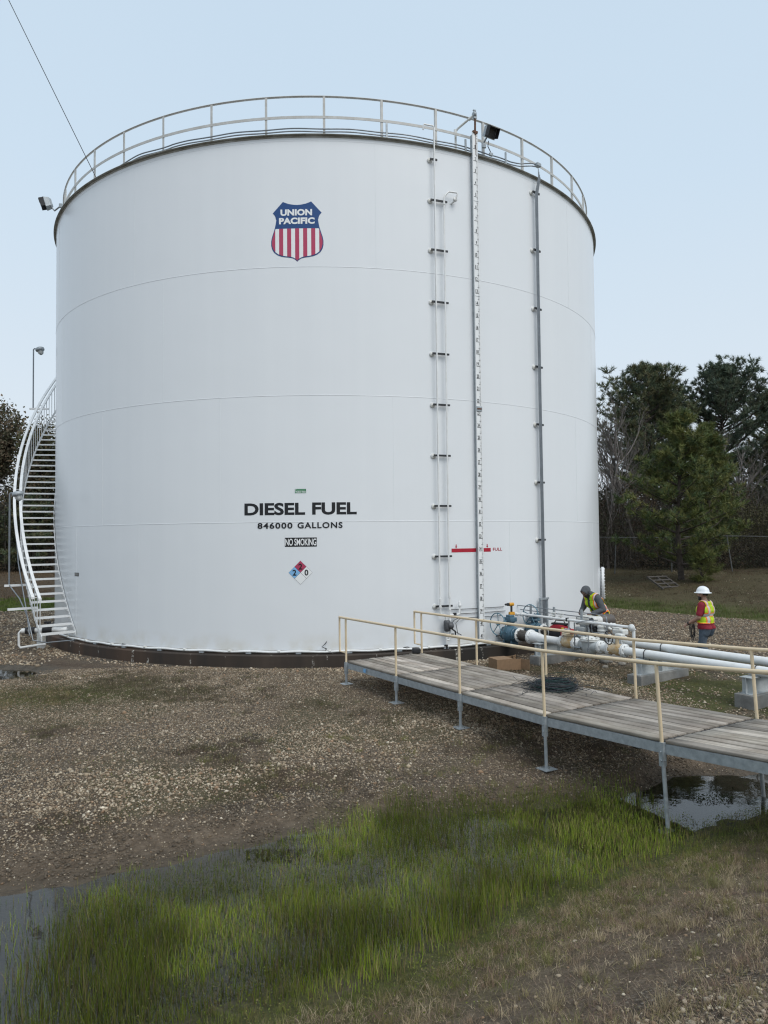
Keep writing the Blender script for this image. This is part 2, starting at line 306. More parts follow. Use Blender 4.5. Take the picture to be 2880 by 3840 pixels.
def vest_mat(name, trim, panels):
    """hi-vis cloth: 'cloth' attribute carries (sideways metres, height along the spine, front(-)/back(+))"""
    m, t, b = _new(name)
    N, L = t.nodes, t.links
    at = N.new('ShaderNodeAttribute'); at.attribute_name = 'cloth'
    sp = N.new('ShaderNodeSeparateXYZ'); L.new(at.outputs['Vector'], sp.inputs[0])
    ab = N.new('ShaderNodeMath'); ab.operation = 'ABSOLUTE'; L.new(sp.outputs[0], ab.inputs[0])
    def band(src, c, hw):
        a = N.new('ShaderNodeMath'); a.operation = 'COMPARE'; a.inputs[1].default_value = c; a.inputs[2].default_value = hw
        L.new(src, a.inputs[0]); return a.outputs[0]
    def mx_(a, c):
        q = N.new('ShaderNodeMath'); q.operation = 'MAXIMUM'; L.new(a, q.inputs[0]); L.new(c, q.inputs[1]); return q.outputs[0]
    n = N.new('ShaderNodeTexNoise'); n.inputs['Scale'].default_value = 11; n.inputs['Detail'].default_value = 5
    tc = N.new('ShaderNodeTexCoord'); L.new(tc.outputs['Object'], n.inputs['Vector'])
    r = N.new('ShaderNodeValToRGB'); el = r.color_ramp.elements
    el[0].position = 0.3; el[0].color = (0.30, 0.47, 0.008, 1); el[1].position = 0.65; el[1].color = (0.53, 0.74, 0.012, 1)
    L.new(n.outputs[0], r.inputs[0])
    col = r.outputs[0]
    def put(f, c):
        nonlocal col
        x = N.new('ShaderNodeMixRGB'); L.new(f, x.inputs[0]); L.new(col, x.inputs[1]); x.inputs[2].default_value = (*c, 1); col = x.outputs[0]
    hz, vx, vw = panels
    wide = mx_(band(sp.outputs[1], hz, 0.048), band(ab.outputs[0], vx, vw + 0.018))
    thin = mx_(band(sp.outputs[1], hz, 0.026), band(ab.outputs[0], vx, vw))
    put(wide, trim); put(thin, (0.50, 0.50, 0.50))
    put(band(sp.outputs[1], 0.0, 0.025), trim)
    # rows of small dark print high on the back
    bk = N.new('ShaderNodeTexBrick'); bk.inputs['Scale'].default_value = 1.0; bk.inputs['Brick Width'].default_value = 0.022
    bk.inputs['Row Height'].default_value = 0.036; bk.inputs['Mortar Size'].default_value = 0.009; bk.offset_frequency = 2
    L.new(at.outputs['Vector'], bk.inputs['Vector'])
    inv = N.new('ShaderNodeMath'); inv.operation = 'SUBTRACT'; inv.inputs[0].default_value = 1; L.new(bk.outputs['Fac'], inv.inputs[1])
    f1 = band(sp.outputs[1], 0.42, 0.07); f2 = band(sp.outputs[0], 0.0, 0.075)
    g = N.new('ShaderNodeMath'); g.operation = 'GREATER_THAN'; g.inputs[1].default_value = 0.02; L.new(sp.outputs[2], g.inputs[0])
    q = inv.outputs[0]
    for f in (f1, f2, g.outputs[0]):
        p = N.new('ShaderNodeMath'); p.operation = 'MULTIPLY'; L.new(q, p.inputs[0]); L.new(f, p.inputs[1]); q = p.outputs[0]
    put(q, (0.05, 0.06, 0.02))
    L.new(col, b.inputs['Base Color']); b.inputs['Roughness'].default_value = 0.7
    n2 = N.new('ShaderNodeTexNoise'); n2.inputs['Scale'].default_value = 9; L.new(tc.outputs['Object'], n2.inputs['Vector'])
    bp = N.new('ShaderNodeBump'); bp.inputs['Strength'].default_value = 0.5; bp.inputs['Distance'].default_value = 0.03
    L.new(n2.outputs[0], bp.inputs['Height']); L.new(bp.outputs[0], b.inputs['Normal'])
    return m
M['vest1'] = vest_mat('lime_vest_silver_bands', (0.80, 0.20, 0.03), (0.215, 0.115, 0.026))
M['vest2'] = vest_mat('lime_vest_orange_bands', (0.85, 0.16, 0.02), (0.13, 0.165, 0.012))

# ------------------------------------------------------------------ mesh helpers
V3 = Vector
def frame(d):
    d = V3(d).normalized()
    a = V3((0, 0, 1)) if abs(d.z) < 0.95 else V3((1, 0, 0))
    x = a.cross(d).normalized(); return x, d.cross(x), d

class MB:
    def __init__(s): s.v = []; s.f = []; s.sm = []
    def add(s, vs, fs, smooth=False):
        o = len(s.v); s.v += [tuple(v) for v in vs]
        for f in fs: s.f.append([i+o for i in f]); s.sm.append(smooth)
        return s
    def box(s, c, size, ax=None, bev=0.0):
        c = V3(c); hx, hy, hz = (k/2 for k in size)
        X, Y, Z = ax if ax else (V3((1, 0, 0)), V3((0, 1, 0)), V3((0, 0, 1)))
        if bev <= 0:
            vs = [c + X*(i*hx) + Y*(j*hy) + Z*(k*hz) for i in (-1, 1) for j in (-1, 1) for k in (-1, 1)]
            return s.add(vs, [(0, 1, 3, 2), (4, 6, 7, 5), (0, 4, 5, 1), (2, 3, 7, 6), (0, 2, 6, 4), (1, 5, 7, 3)])
        bm = bmesh.new(); bmesh.ops.create_cube(bm, size=1)
        bmesh.ops.scale(bm, vec=size, verts=bm.verts)
        bmesh.ops.bevel(bm, geom=list(bm.edges), offset=bev, segments=3, affect='EDGES', profile=0.6)
        vs = [c + X*v.co.x + Y*v.co.y + Z*v.co.z for v in bm.verts]; bm.verts.index_update()
        s.add(vs, [[v.index for v in f.verts] for f in bm.faces], True); bm.free(); return s
    def rings(s, rings, cap=True, smooth=True, closed=False):
        n = len(rings[0]); vs = [p for r in rings for p in r]; fs = []
        m = len(rings)
        for i in range(m if closed else m-1):
            a, b = i*n, ((i+1) % m)*n
            for k in range(n): fs.append((a+k, a+(k+1) % n, b+(k+1) % n, b+k))
        s.add(vs, fs, smooth)
        if cap and not closed:
            s.add(rings[0], [list(range(n))[::-1]]); s.add(rings[-1], [list(range(n))])
        return s
    def cyl(s, p0, p1, r0, r1=None, n=16, cap=True):
        p0, p1 = V3(p0), V3(p1); r1 = r0 if r1 is None else r1
        x, y, z = frame(p1-p0)
        cs = [(math.cos(2*PI*k/n), math.sin(2*PI*k/n)) for k in range(n)]
        return s.rings([[p0+(x*c+y*q)*r0 for c, q in cs], [p1+(x*c+y*q)*r1 for c, q in cs]], cap)
    def tube(s, pts, r, n=8, cap=True, closed=False):
        pts = [V3(p) for p in pts]; rs = r if isinstance(r, (list, tuple)) else [r]*len(pts)
        out_ = []; xp = None; m = len(pts)
        for i, p in enumerate(pts):
            a = pts[i-1] if (i > 0 or closed) else p; b = pts[(i+1) % m] if (i < m-1 or closed) else p
            d = (b-a).normalized()
            if xp is None: x, y, _ = frame(d)
            else:
                x = (xp - d*xp.dot(d)).normalized(); y = d.cross(x)
            xp = x
            out_.append([p+(x*math.cos(2*PI*k/n)+y*math.sin(2*PI*k/n))*rs[i] for k in range(n)])
        return s.rings(out_, cap, True, closed)
    def lathe(s, o, d, prof, n=24, cap=True):
        """prof: (distance along d, radius)"""
        o = V3(o); x, y, z = frame(d); rg = []
        for t, r in prof: rg.append([o+z*t+(x*math.cos(2*PI*k/n)+y*math.sin(2*PI*k/n))*r for k in range(n)])
        return s.rings(rg, cap)
    def sphere(s, c, r, n=12, sc=(1, 1, 1)):
        c = V3(c); rg = []
        for i in range(n//2+1):
            a = -PI/2+PI*i/(n//2); rr = max(0.001, math.cos(a))
            rg.append([c+V3((math.cos(2*PI*k/n)*rr*r*sc[0], math.sin(2*PI*k/n)*rr*r*sc[1], math.sin(a)*r*sc[2])) for k in range(n)])
        return s.rings(rg, True)
    def quad(s, a, b, c, d): return s.add([a, b, c, d], [(0, 1, 2, 3)])
    def build(s, name, mat, parent=None):
        me = bpy.data.meshes.new(name)
        o_ = root_loc(parent)
        me.from_pydata([(v[0]-o_.x, v[1]-o_.y, v[2]-o_.z) for v in s.v], [], s.f)
        me.polygons.foreach_set('use_smooth', s.sm); me.update()
        return link(name, me, mat, parent)

def root_loc(p):
    while p is not None and p.parent is not None: p = p.parent
    return p.location.copy() if p is not None else V3((0, 0, 0))

def link(name, me, mat, parent=None):
    me.materials.append(M[mat] if isinstance(mat, str) else mat)
    o = bpy.data.objects.new(name, me); COL.objects.link(o)
    if parent is not None: o.parent = parent
    return o

def tag(o, label, cat, group=None, kind=None):
    o['label'] = label; o['category'] = cat
    if group: o['group'] = group
    if kind: o['kind'] = kind
    return o
def struct(o): o['kind'] = 'structure'; return o
def stuff(o, label, cat): o['kind'] = 'stuff'; o['label'] = label; o['category'] = cat; return o
def thing(name, label, cat, loc=(0, 0, 0), group=None):
    o = bpy.data.objects.new(name, None); COL.objects.link(o); o.location = loc; o.empty_display_size = 0.2
    return tag(o, label, cat, group)

def np_mesh(name, V, F, mat, col=None, smooth=False, parent=None, vec=None):
    """V (n,3), F (m,k) with constant k; col (n,3) per vertex"""
    me = bpy.data.meshes.new(name); V = np.asarray(V, np.float32); F = np.asarray(F, np.int32)
    o_ = root_loc(parent); V = V - np.array(o_, np.float32)
    k = F.shape[1]
    me.vertices.add(len(V)); me.vertices.foreach_set('co', V.ravel())
    me.loops.add(F.size); me.loops.foreach_set('vertex_index', F.ravel())
    me.polygons.add(len(F)); me.polygons.foreach_set('loop_start', np.arange(0, F.size, k, dtype=np.int32))
    if smooth: me.polygons.foreach_set('use_smooth', np.ones(len(F), bool))
    me.update(calc_edges=True)
    if col is not None:
        a = me.attributes.new('Col', 'FLOAT_COLOR', 'POINT')
        a.data.foreach_set('color', np.concatenate([col, np.ones((len(col), 1))], 1).astype(np.float32).ravel())
    if vec is not None:
        nm, arr = vec
        a = me.attributes.new(nm, 'FLOAT_VECTOR', 'POINT'); a.data.foreach_set('vector', arr.astype(np.float32).ravel())
    return link(name, me, mat, parent)

def unit(a): return a/np.maximum(np.linalg.norm(a, axis=-1, keepdims=True), 1e-9)
def T(az, r, z):
    a = rad(az); return V3((r*math.sin(a), -r*math.cos(a), z))
def tax(az):
    """axes at the shell: sideways (to the right seen from outside), outwards, up"""
    a = rad(az); return V3((math.cos(a), math.sin(a), 0)), V3((math.sin(a), -math.cos(a), 0)), V3((0, 0, 1))

# value noise
_H = np.random.default_rng(3).random((256, 256))
def vnoise(x, y):
    xi, yi = np.floor(x).astype(int), np.floor(y).astype(int); fx, fy = x-xi, y-yi
    fx = fx*fx*(3-2*fx); fy = fy*fy*(3-2*fy)
    g = lambda i, j: _H[(xi+i) % 256, (yi+j) % 256]
    return (g(0, 0)*(1-fx)+g(1, 0)*fx)*(1-fy)+(g(0, 1)*(1-fx)+g(1, 1)*fx)*fy
def fbm(x, y, s=1.0, o=4):
    t = 0; a = 0.5; n = 0
    for i in range(o):
        t = t+a*vnoise(x*s*2**i+17.3*i, y*s*2**i+5.1*i); n += a; a *= 0.5
    return t/n
def sstep(a, b, x):
    t = np.clip((x-a)/(b-a), 0, 1); return t*t*(3-2*t)

# ------------------------------------------------------------------ ground
WATER = -0.70
_k = 0.9795
_FS = [(-12, -20.5), (-6, -19.6), (-3.257, -18.857), (-2.783, -18.781), (-2.223, -18.486), (-1.382, -18.178), (-0.541, -17.702), (0.128, -17.563),
       (0.949, -17.312), (2.132, -17.278), (3.115, -17.055), (3.599, -16.978), (4.145, -16.785), (4.706, -16.25), (6.057, -16.15), (7.6, -16.5), (9, -17.0), (30, -17)]
_NS = [(-12, -21.9), (-6, -21.9), (-3.2, -21.4), (-2.095, -21.25), (-0.989, -20.963), (-0.775, -20.771), (-0.015, -20.485), (0.37, -20.376), (1.009, -19.876),
       (2.039, -19.173), (2.458, -19.05), (3.013, -18.66), (3.936, -18.25), (4.42, -17.95), (5.342, -17.58), (7.6, -17.2), (9, -17.02), (30, -17.02)]
sc_ = lambda L: (np.array([p[0]*_k for p in L]), np.array([-26.287+(p[1]+26.287)*_k for p in L]))
FSx, FSy = sc_(_FS); NSx, NSy = sc_(_NS)
def shore(x, y):
    far = np.interp(x, FSx, FSy)+0.16*(fbm(x, y, 1.3)-0.5); near = np.interp(x, NSx, NSy)+0.2*(fbm(x+9, y, 1.1)-0.5)
    return y-far, near-y        # >0 : dry land on the tank side / on the camera side
PUD = (-8.1, -9.2, 1.5, 1.2)
def puddle(x, y): return 1-np.sqrt(((x-PUD[0])/PUD[2])**2+((y-PUD[1])/PUD[3])**2)+0.5*(fbm(x, y, 0.9)-0.5)
# edge of the gravel yard behind the tank: a line through these two points
EA, EB = np.array([11.3, 2.8]), np.array([14.5, -2.7])
en_ = unit(np.array([EA[1]-EB[1], EB[0]-EA[0]]))
def yard(x, y):
    """metres beyond the gravel edge (grass side positive)"""
    a = (x-EA[0])*en_[0]+(y-EA[1])*en_[1]
    l = (y-5.6)+(x+13)*0.05
    return np.where(x > 0, a, l)+0.7*(fbm(x, y, 0.5)-0.5)
def ground_z(x, y):
    x = np.asarray(x, float); y = np.asarray(y, float)
    tf, tn = shore(x, y)
    zf = -0.345-0.355*np.exp(-np.maximum(tf, 0)/1.7)
    zn = WATER+0.16*np.minimum(np.maximum(tn, 0), 1.2)+0.345*np.maximum(tn-1.2, 0)
    zn = np.minimum(zn, 0.9+0.02*np.maximum(tn, 0))
    dep = np.minimum(np.minimum(-tf, -tn), 0.8)
    zw = WATER-0.11*sstep(0, 0.8, np.maximum(dep, 0))
    z = np.where(tf > 0, zf, np.where(tn > 0, zn, zw))
    yd = yard(x, y)
    z = z+np.where(yd > 0, 0.80*sstep(2, 14, yd)-0.05*np.exp(-((yd-1)/1.2)**2), 0)
    z = z-0.13*sstep(0.0, 0.5, puddle(x, y))
    z = z+0.05*(fbm(x, y, 0.8)-0.5)*np.where((tf > 0) | (tn > 0), 1, 0.3)*sstep(9.3, 10.5, np.hypot(x, y))
    z = z+0.025*(fbm(x+3, y, 4.0, 3)-0.5)
    return z
def green_mask(x, y):
    """0..1 how much low growth covers the soil"""
    tf, tn = shore(x, y); n = fbm(x, y, 0.9); n2 = fbm(x+40, y, 2.2)
    g = np.zeros_like(np.asarray(x, float))
    g = np.maximum(g, sstep(1.9, 0.0, tn)*(tn > -0.5)*sstep(0.30, 0.55, n2+0.2))
    g = np.maximum(g, sstep(1.3, 0.0, tf)*sstep(-0.6, 0.5, x)*sstep(0.45, 0.6, n)*0.8*(tf > -0.3))
    lp = np.exp(-(((x+5.4)/2.0)**2+((y+11.7)/1.1)**2))
    g = np.maximum(g, lp*sstep(0.30, 0.5, n2+0.12)*1.2)
    g = np.maximum(g, 0.3*sstep(0.55, 0.70, fbm(x+11, y-7, 0.55))*(tf > 1.0)*(y < -9.6))
    yd = yard(x, y)
    g = np.maximum(g, sstep(-0.1, 0.3, yd)*np.where(x > 0, 0.95*sstep(5.2, 1.2, yd)+0.35, 0.95*sstep(4.4, 3.2, yd)+0.08))
    g = np.maximum(g, 0.85*sstep(0.1, 0.7, np.minimum(-tf, -tn))*sstep(-2.6, -1.6, x)*sstep(4.2, 3.6, x))
    rt = sstep(4.6, 6.2, x)*sstep(-9.5, -11.5, y)*sstep(0.38, 0.58, n)*(tf > 0)
    return np.clip(np.maximum(g, rt*0.9), 0, 1)
def gravel_mask(x, y):
    tf, tn = shore(x, y); n = fbm(x+5, y+2, 0.7); n2 = fbm(x-8, y, 1.8)
    r = np.hypot(x, y)
    g = np.where(tf > 0, sstep(0.25, 1.0, tf)*(0.50+0.50*sstep(0.36, 0.60, n)), 0)
    g = np.maximum(g, sstep(10.4, 9.5, r)*(r > 9))
    g = np.where(tn > 0, sstep(0.8, 3.0, tn)*(0.25+0.6*sstep(0.45, 0.62, n2)), g)
    yd = yard(x, y)
    g = np.where(yd > 0, 0.18*sstep(0.5, 0.65, n2), g)
    return np.clip(g, 0, 1)
def weed_mask(x, y):
    """patches of low brown weeds in the gravel"""
    tf, tn = shore(x, y); n = fbm(x+11, y-7, 0.75)*0.7+fbm(x-3, y+9, 2.4)*0.3
    return sstep(0.50, 0.62, n)*sstep(0.6, 1.2, tf)*sstep(9.7, 10.5, np.hypot(x, y))
def wet_mask(x, y):
    tf, tn = shore(x, y)
    return np.clip(sstep(0.40, 0.0, tf)*(tf > -9)*(tn < 0)*0.6+sstep(0.35, 0, tn)*(tn > 0)*0.7+0.9*sstep(-0.25, 0.1, puddle(x, y)), 0, 1)*1.0

gx = np.unique(np.concatenate([np.linspace(-400, -30, 14), np.linspace(-30, -14, 33), np.arange(-14, 20, 0.14), np.linspace(20, 40, 41), np.linspace(40, 400, 14)]))
gy = np.unique(np.concatenate([np.linspace(-80, -30, 12), np.arange(-30, -7, 0.12), np.arange(-7, 16, 0.3), np.linspace(16, 60, 40), np.linspace(60, 700, 16)]))
GX, GY = np.meshgrid(gx, gy); nx, ny = len(gx), len(gy)
GZ = ground_z(GX, GY)
idx = np.arange(nx*ny).reshape(ny, nx)
F = np.stack([idx[:-1, :-1], idx[:-1, 1:], idx[1:, 1:], idx[1:, :-1]], -1).reshape(-1, 4)
Vg = np.stack([GX, GY, GZ], -1).reshape(-1, 3)
go = np_mesh('ground', Vg, F, 'ground', smooth=True)
za = go.data.attributes.new('zone', 'FLOAT_COLOR', 'POINT')
zc = np.stack([gravel_mask(Vg[:, 0], Vg[:, 1]), green_mask(Vg[:, 0], Vg[:, 1]), wet_mask(Vg[:, 0], Vg[:, 1]), np.maximum(sstep(0.6, 2.5, yard(Vg[:, 0], Vg[:, 1]))*0.9, weed_mask(Vg[:, 0], Vg[:, 1])*0.5)], -1)
za.data.foreach_set('color', zc.astype(np.float32).ravel())
struct(go); tag(go, 'brown soil and gravel yard sloping down to the pond', 'ground')

def sheet(name, x0, x1, y0, y1, z, keep, step=0.1):
    xs = np.arange(x0, x1, step); ys = np.arange(y0, y1, step); X, Y = np.meshgrid(xs, ys)
    i = np.arange(X.size).reshape(X.shape)
    Fq = np.stack([i[:-1, :-1], i[:-1, 1:], i[1:, 1:], i[1:, :-1]], -1).reshape(-1, 4)
    k = keep(X.ravel(), Y.ravel()); Fq = Fq[k[Fq].any(1)]
    u_ = np.unique(Fq); mp = -np.ones(X.size, int); mp[u_] = np.arange(len(u_))
    Vq = np.stack([X.ravel(), Y.ravel(), np.full(X.size, z)], -1)[u_]
    return np_mesh(name, Vq, mp[Fq], 'water', smooth=True)
po = sheet('water', -12, 9.5, -22.5, -15.2, WATER, lambda x, y: ground_z(x, y) < WATER+0.03)
struct(po); tag(po, 'shallow pond with green rushes standing in still water', 'water')
pu = sheet('water', -10, -5, -11.5, -6.8, -0.405, lambda x, y: (ground_z(x, y) < -0.37) & (puddle(x, y) > -0.4))
struct(pu); tag(pu, 'grey puddle in the gravel near the foot of the stairs', 'water')

# ------------------------------------------------------------------ scattered ground cover
def in_tank(x, y): return np.hypot(x, y) < R+0.33
def scatter(n, x0, x1, y0, y1, prob):
    x = RNG.uniform(x0, x1, n); y = RNG.uniform(y0, y1, n)
    k = (RNG.random(n) < prob(x, y)) & ~in_tank(x, y)
    return x[k], y[k]
OCT = np.array([[1, 0, 0], [0, 1, 0], [-1, 0, 0], [0, -1, 0], [0, 0, 1], [0, 0, -1]], float)
OCF = np.array([[0, 1, 4], [1, 2, 4], [2, 3, 4], [3, 0, 4], [1, 0, 5], [2, 1, 5], [3, 2, 5], [0, 3, 5]])
_p = (1+5**.5)/2
ICO = unit(np.array([[-1, _p, 0], [1, _p, 0], [-1, -_p, 0], [1, -_p, 0], [0, -1, _p], [0, 1, _p], [0, -1, -_p], [0, 1, -_p], [_p, 0, -1], [_p, 0, 1], [-_p, 0, -1], [-_p, 0, 1]]))
ICF = np.array([[0, 11, 5], [0, 5, 1], [0, 1, 7], [0, 7, 10], [0, 10, 11], [1, 5, 9], [5, 11, 4], [11, 10, 2], [10, 7, 6], [7, 1, 8], [3, 9, 4], [3, 4, 2], [3, 2, 6], [3, 6, 8], [3, 8, 9], [4, 9, 5], [2, 4, 11], [6, 2, 10], [8, 6, 7], [9, 8, 1]])
STC = np.array([[0.35, 0.305, 0.245], [0.27, 0.228, 0.178], [0.44, 0.40, 0.34], [0.21, 0.172, 0.132], [0.14, 0.113, 0.086], [0.29, 0.21, 0.15], [0.54, 0.51, 0.45]])
STP = [0.22, 0.25, 0.13, 0.18, 0.12, 0.07, 0.03]
def stones(x, y, med, sig=0.4, base=(OCT, OCF), tint=1.0):
    n = len(x); B, Fb = base
    r = med*np.exp(RNG.normal(0, sig, n)); r = np.minimum(r, med*2.6)
    sc = np.stack([RNG.uniform(0.8, 1.35, n), RNG.uniform(0.7, 1.1, n), RNG.uniform(0.45, 0.8, n)], 1)*r[:, None]
    P = B[None]*(1+RNG.uniform(-0.28, 0.28, (n, len(B), 1)))*sc[:, None, :]
    a = RNG.uniform(0, 2*PI, n); t = RNG.normal(0, 0.35, n)
    ca, sa, ct, st = np.cos(a), np.sin(a), np.cos(t), np.sin(t)
    X, Y, Z = P[..., 0], P[..., 1], P[..., 2]
    Y, Z = Y*ct[:, None]-Z*st[:, None], Y*st[:, None]+Z*ct[:, None]
    X, Y = X*ca[:, None]-Y*sa[:, None], X*sa[:, None]+Y*ca[:, None]
    z = ground_z(x, y)+sc[:, 2]*0.35
    V = np.stack([X+x[:, None], Y+y[:, None], Z+z[:, None]], -1).reshape(-1, 3)
    Fo = (Fb[None]+(np.arange(n)*len(B))[:, None, None]).reshape(-1, 3)
    c = STC[RNG.choice(len(STC), n, p=STP)]*RNG.uniform(0.7, 1.15, (n, 1))*tint*np.array([1.06, 0.98, 0.87])
    return V, Fo, np.repeat(c, len(B), 0)
def join(parts):
    V = []; Fs = []; C = []; o = 0
    for v, f, c in parts:
        V.append(v); Fs.append(f+o); C.append(c); o += len(v)
    return np.concatenate(V), np.concatenate(Fs), np.concatenate(C)
gm = lambda x, y: gravel_mask(x, y)*(1-0.75*green_mask(x, y))*(1-0.72*weed_mask(x, y))*(puddle(x, y) < 0)
ps = []
band = lambda x, y: np.exp(-(((x+1.0)*0.447-(y+16.0)*0.894)/0.85)**2)*sstep(-4.5, -3, x)*sstep(3.2, 2.2, x)*sstep(0.35, 0.55, fbm(x, y+3, 0.8))
x, y = scatter(420000, -10, 6.5, -19.2, -8.8, lambda x, y: np.clip(gm(x, y)**1.2*0.85+0.16*(shore(x, y)[0] > 0.02), 0, 1)); ps.append(stones(x, y, 0.0088, 0.42, tint=0.93))
x, y = scatter(36000, -10, 6.5, -18.6, -9, lambda x, y: gm(x, y)**1.5*(0.25+0.75*sstep(0.4, 0.65, fbm(x+3, y, 0.6)))); ps.append(stones(x, y, 0.0150, 0.4, tint=0.95))
x, y = scatter(40000, -5, 4, -18.4, -13, lambda x, y: np.clip(band(x, y)*1.1, 0, 1)*(shore(x, y)[0] > 0.7)); ps.append(stones(x, y, 0.0155, 0.35, tint=1.12))
x, y = scatter(2500, -10, 6.5, -18.6, -9, lambda x, y: gm(x, y)**2*0.5); ps.append(stones(x, y, 0.026, 0.3, tint=1.2))
x, y = scatter(15000, -9.8, 9.8, -9.9, -4, lambda x, y: (np.hypot(x, y) < 9.95)*0.9); ps.append(stones(x, y, 0.021, 0.35, tint=1.2))
x, y = scatter(42000, -3, 8, -25, -16.5, lambda x, y: (shore(x, y)[1] > 0.7)*(0.08+0.5*gm(x, y))); ps.append(stones(x, y, 0.0072, 0.5, (ICO, ICF), 0.95))
x, y = scatter(26000, 0.2, 3.4, -24.6, -22.0, lambda x, y: 0.75*np.exp(-(((x-1.75)/0.75)**2+((y+23.0)/0.5)**2))); ps.append(stones(x, y, 0.0078, 0.5, (ICO, ICF), 0.95))
x, y = scatter(120000, 5, 20, -16, 3.2, lambda x, y: np.where(yard(x, y) < 0, np.clip(gm(x, y)*0.9, 0, 1), 0.0)); ps.append(stones(x, y, 0.017, 0.4))
x, y = scatter(50000, -18, -7, -9, 6, lambda x, y: np.where(yard(x, y) < 0, np.clip(gm(x, y)*0.9, 0, 1), 0)); ps.append(stones(x, y, 0.024, 0.4))
x, y = scatter(60000, -9, 5, -19.3, -15.8, lambda x, y: sstep(1.3, 0.3, shore(x, y)[0])*(shore(x, y)[0] > -0.02)*sstep(0.35, 0.6, fbm(x, y, 3.0))); v_, f_, c_ = stones(x, y, 0.010, 0.5); ps.append((v_, f_, np.tile(np.array([[0.125, 0.100, 0.075]]), (len(v_), 1))*np.repeat(RNG.uniform(0.6, 1.25, (len(x), 1)), 6, 0)))
x, y = scatter(9000, 8, 27, 2, 16, lambda x, y: (yard(x, y) > 4)*0.5*sstep(0.5, 0.65, fbm(x, y, 0.5))); ps.append(stones(x, y, 0.018, 0.4, tint=1.0))
Vs, Fs_, Cs = join(ps)
so = np_mesh('gravel', Vs, Fs_, 'stones', Cs, True)
stuff(so, 'loose pale and brown gravel stones strewn over the yard', 'gravel')

def blades(x, y, z, h, wid, lean, col, seg=2, curl=0.5, tipdark=1.0):
    """thin tapering blades; lean = sideways travel of the tip as a share of height"""
    n = len(x); a = RNG.uniform(0, 2*PI, n); d = np.stack([np.cos(a), np.sin(a), 0*a], 1)
    fa = RNG.uniform(0, 2*PI, n); s = np.stack([np.cos(fa), np.sin(fa), 0*fa], 1)
    rows = []
    P0 = np.stack([x, y, z], 1)
    for i in range(seg+1):
        t = i/seg
        c = P0+np.array([0, 0, 1])*(h*(t-0.35*np.minimum(lean, 1.2)*t**2))[:, None]+d*(h*lean*(t**(1+curl)))[:, None]
        ww = (wid*(1-t)**0.6)[:, None]/2 if i < seg else (wid*0.04)[:, None]
        rows += [c-s*ww, c+s*ww]
    V = np.stack(rows, 1).reshape(-1, 3); m = 2*(seg+1)
    f = np.array([[2*i, 2*i+1, 2*i+3, 2*i+2] for i in range(seg)])
    Fo = (f[None]+(np.arange(n)*m)[:, None, None]).reshape(-1, 4)
    return V, Fo, np.repeat(col, m, 0)
def pick(cols, n, jit=0.2):
    c = np.array(cols); return c[RNG.integers(0, len(c), n)]*RNG.uniform(1-jit, 1+jit, (n, 1))

# rushes standing in the pond
def rush_p(x, y):
    tf, tn = shore(x, y); d = np.minimum(-tf, -tn)
    n = fbm(x+2, y, 0.8); n2 = fbm(x, y+30, 2.5)
    core = sstep(-0.45, 0.25, -tn)*sstep(0.0, 0.8, -tf+0.6*sstep(-0.6, 1.0, x)+0.10)      # keep off the far bank on the left
    left = sstep(-2.6, -1.9, x)*0.9+0.10
    right = sstep(4.1, 3.4, x)
    return core*left*right*np.clip(sstep(0.25, 0.5, n)*0.4+0.72, 0, 1)*(0.55+0.45*sstep(0.3, 0.6, n2))
x, y = scatter(250000, -6, 4.4, -22, -16.4, rush_p)
n = len(x); hn = fbm(x+2, y, 0.8)
h = (0.03+0.115*RNG.random(n)**1.5)*(0.7+0.8*sstep(0.38, 0.62, hn)); h *= np.where(x < -1.9, 1.1, 1)*(0.65+0.35*sstep(0.5, 1.3, -shore(x, y)[0]))
c = pick([(0.185, 0.245, 0.028), (0.140, 0.190, 0.028), (0.235, 0.285, 0.030), (0.10, 0.145, 0.030), (0.21, 0.20, 0.055), (0.20, 0.15, 0.075), (0.17, 0.22, 0.03), (0.26, 0.22, 0.10), (0.21, 0.29, 0.025)], n, 0.3)
lum = (0.62+0.85*sstep(0.36, 0.64, fbm(x, y, 1.1)))[:, None]
rv = blades(x, y, np.maximum(ground_z(x, y), WATER-0.025), h+0.03, RNG.uniform(0.0026, 0.0066, n), np.abs(RNG.normal(0, 0.24, n)), c*lum, 3, 0.8)
ro = np_mesh('rushes', *rv[:2], 'blades', rv[2])
stuff(ro, 'bright green rush blades rising from the shallow pond', 'rushes')

# low broad-leaved cover along the shore and on damp patches
def leaf_quads(x, y, z, s, col, up=0.6):
    n = len(x); nrm = unit(RNG.normal(0, 1, (n, 3))*np.array([1, 1, 0.6])+np.array([0, 0, up])); t = unit(np.cross(nrm, RNG.normal(0, 1, (n, 3)))); b_ = np.cross(nrm, t)
    P = np.stack([x, y, z], 1); s = s[:, None]
    V = np.stack([P-t*s, P+b_*s*0.55, P+t*s, P-b_*s*0.55], 1).reshape(-1, 3)
    return V, np.arange(4*n).reshape(n, 4), np.repeat(col, 4, 0)
x, y = scatter(150000, -4, 8.5, -23, -15.5, lambda x, y: green_mask(x, y)**1.5*0.85*((x < 4.2) | (ground_z(x, y) > WATER-0.02)))
n = len(x)
lv = leaf_quads(x, y, np.maximum(ground_z(x, y), WATER)+RNG.uniform(0.0, 0.035, n), RNG.uniform(0.004, 0.011, n),
                pick([(0.13, 0.165, 0.035), (0.18, 0.21, 0.040), (0.095, 0.12, 0.03), (0.20, 0.18, 0.075)], n, 0.3))
x, y = scatter(26000, -9.5, 3, -15.5, -9.3, lambda x, y: green_mask(x, y)*0.9); n = len(x)
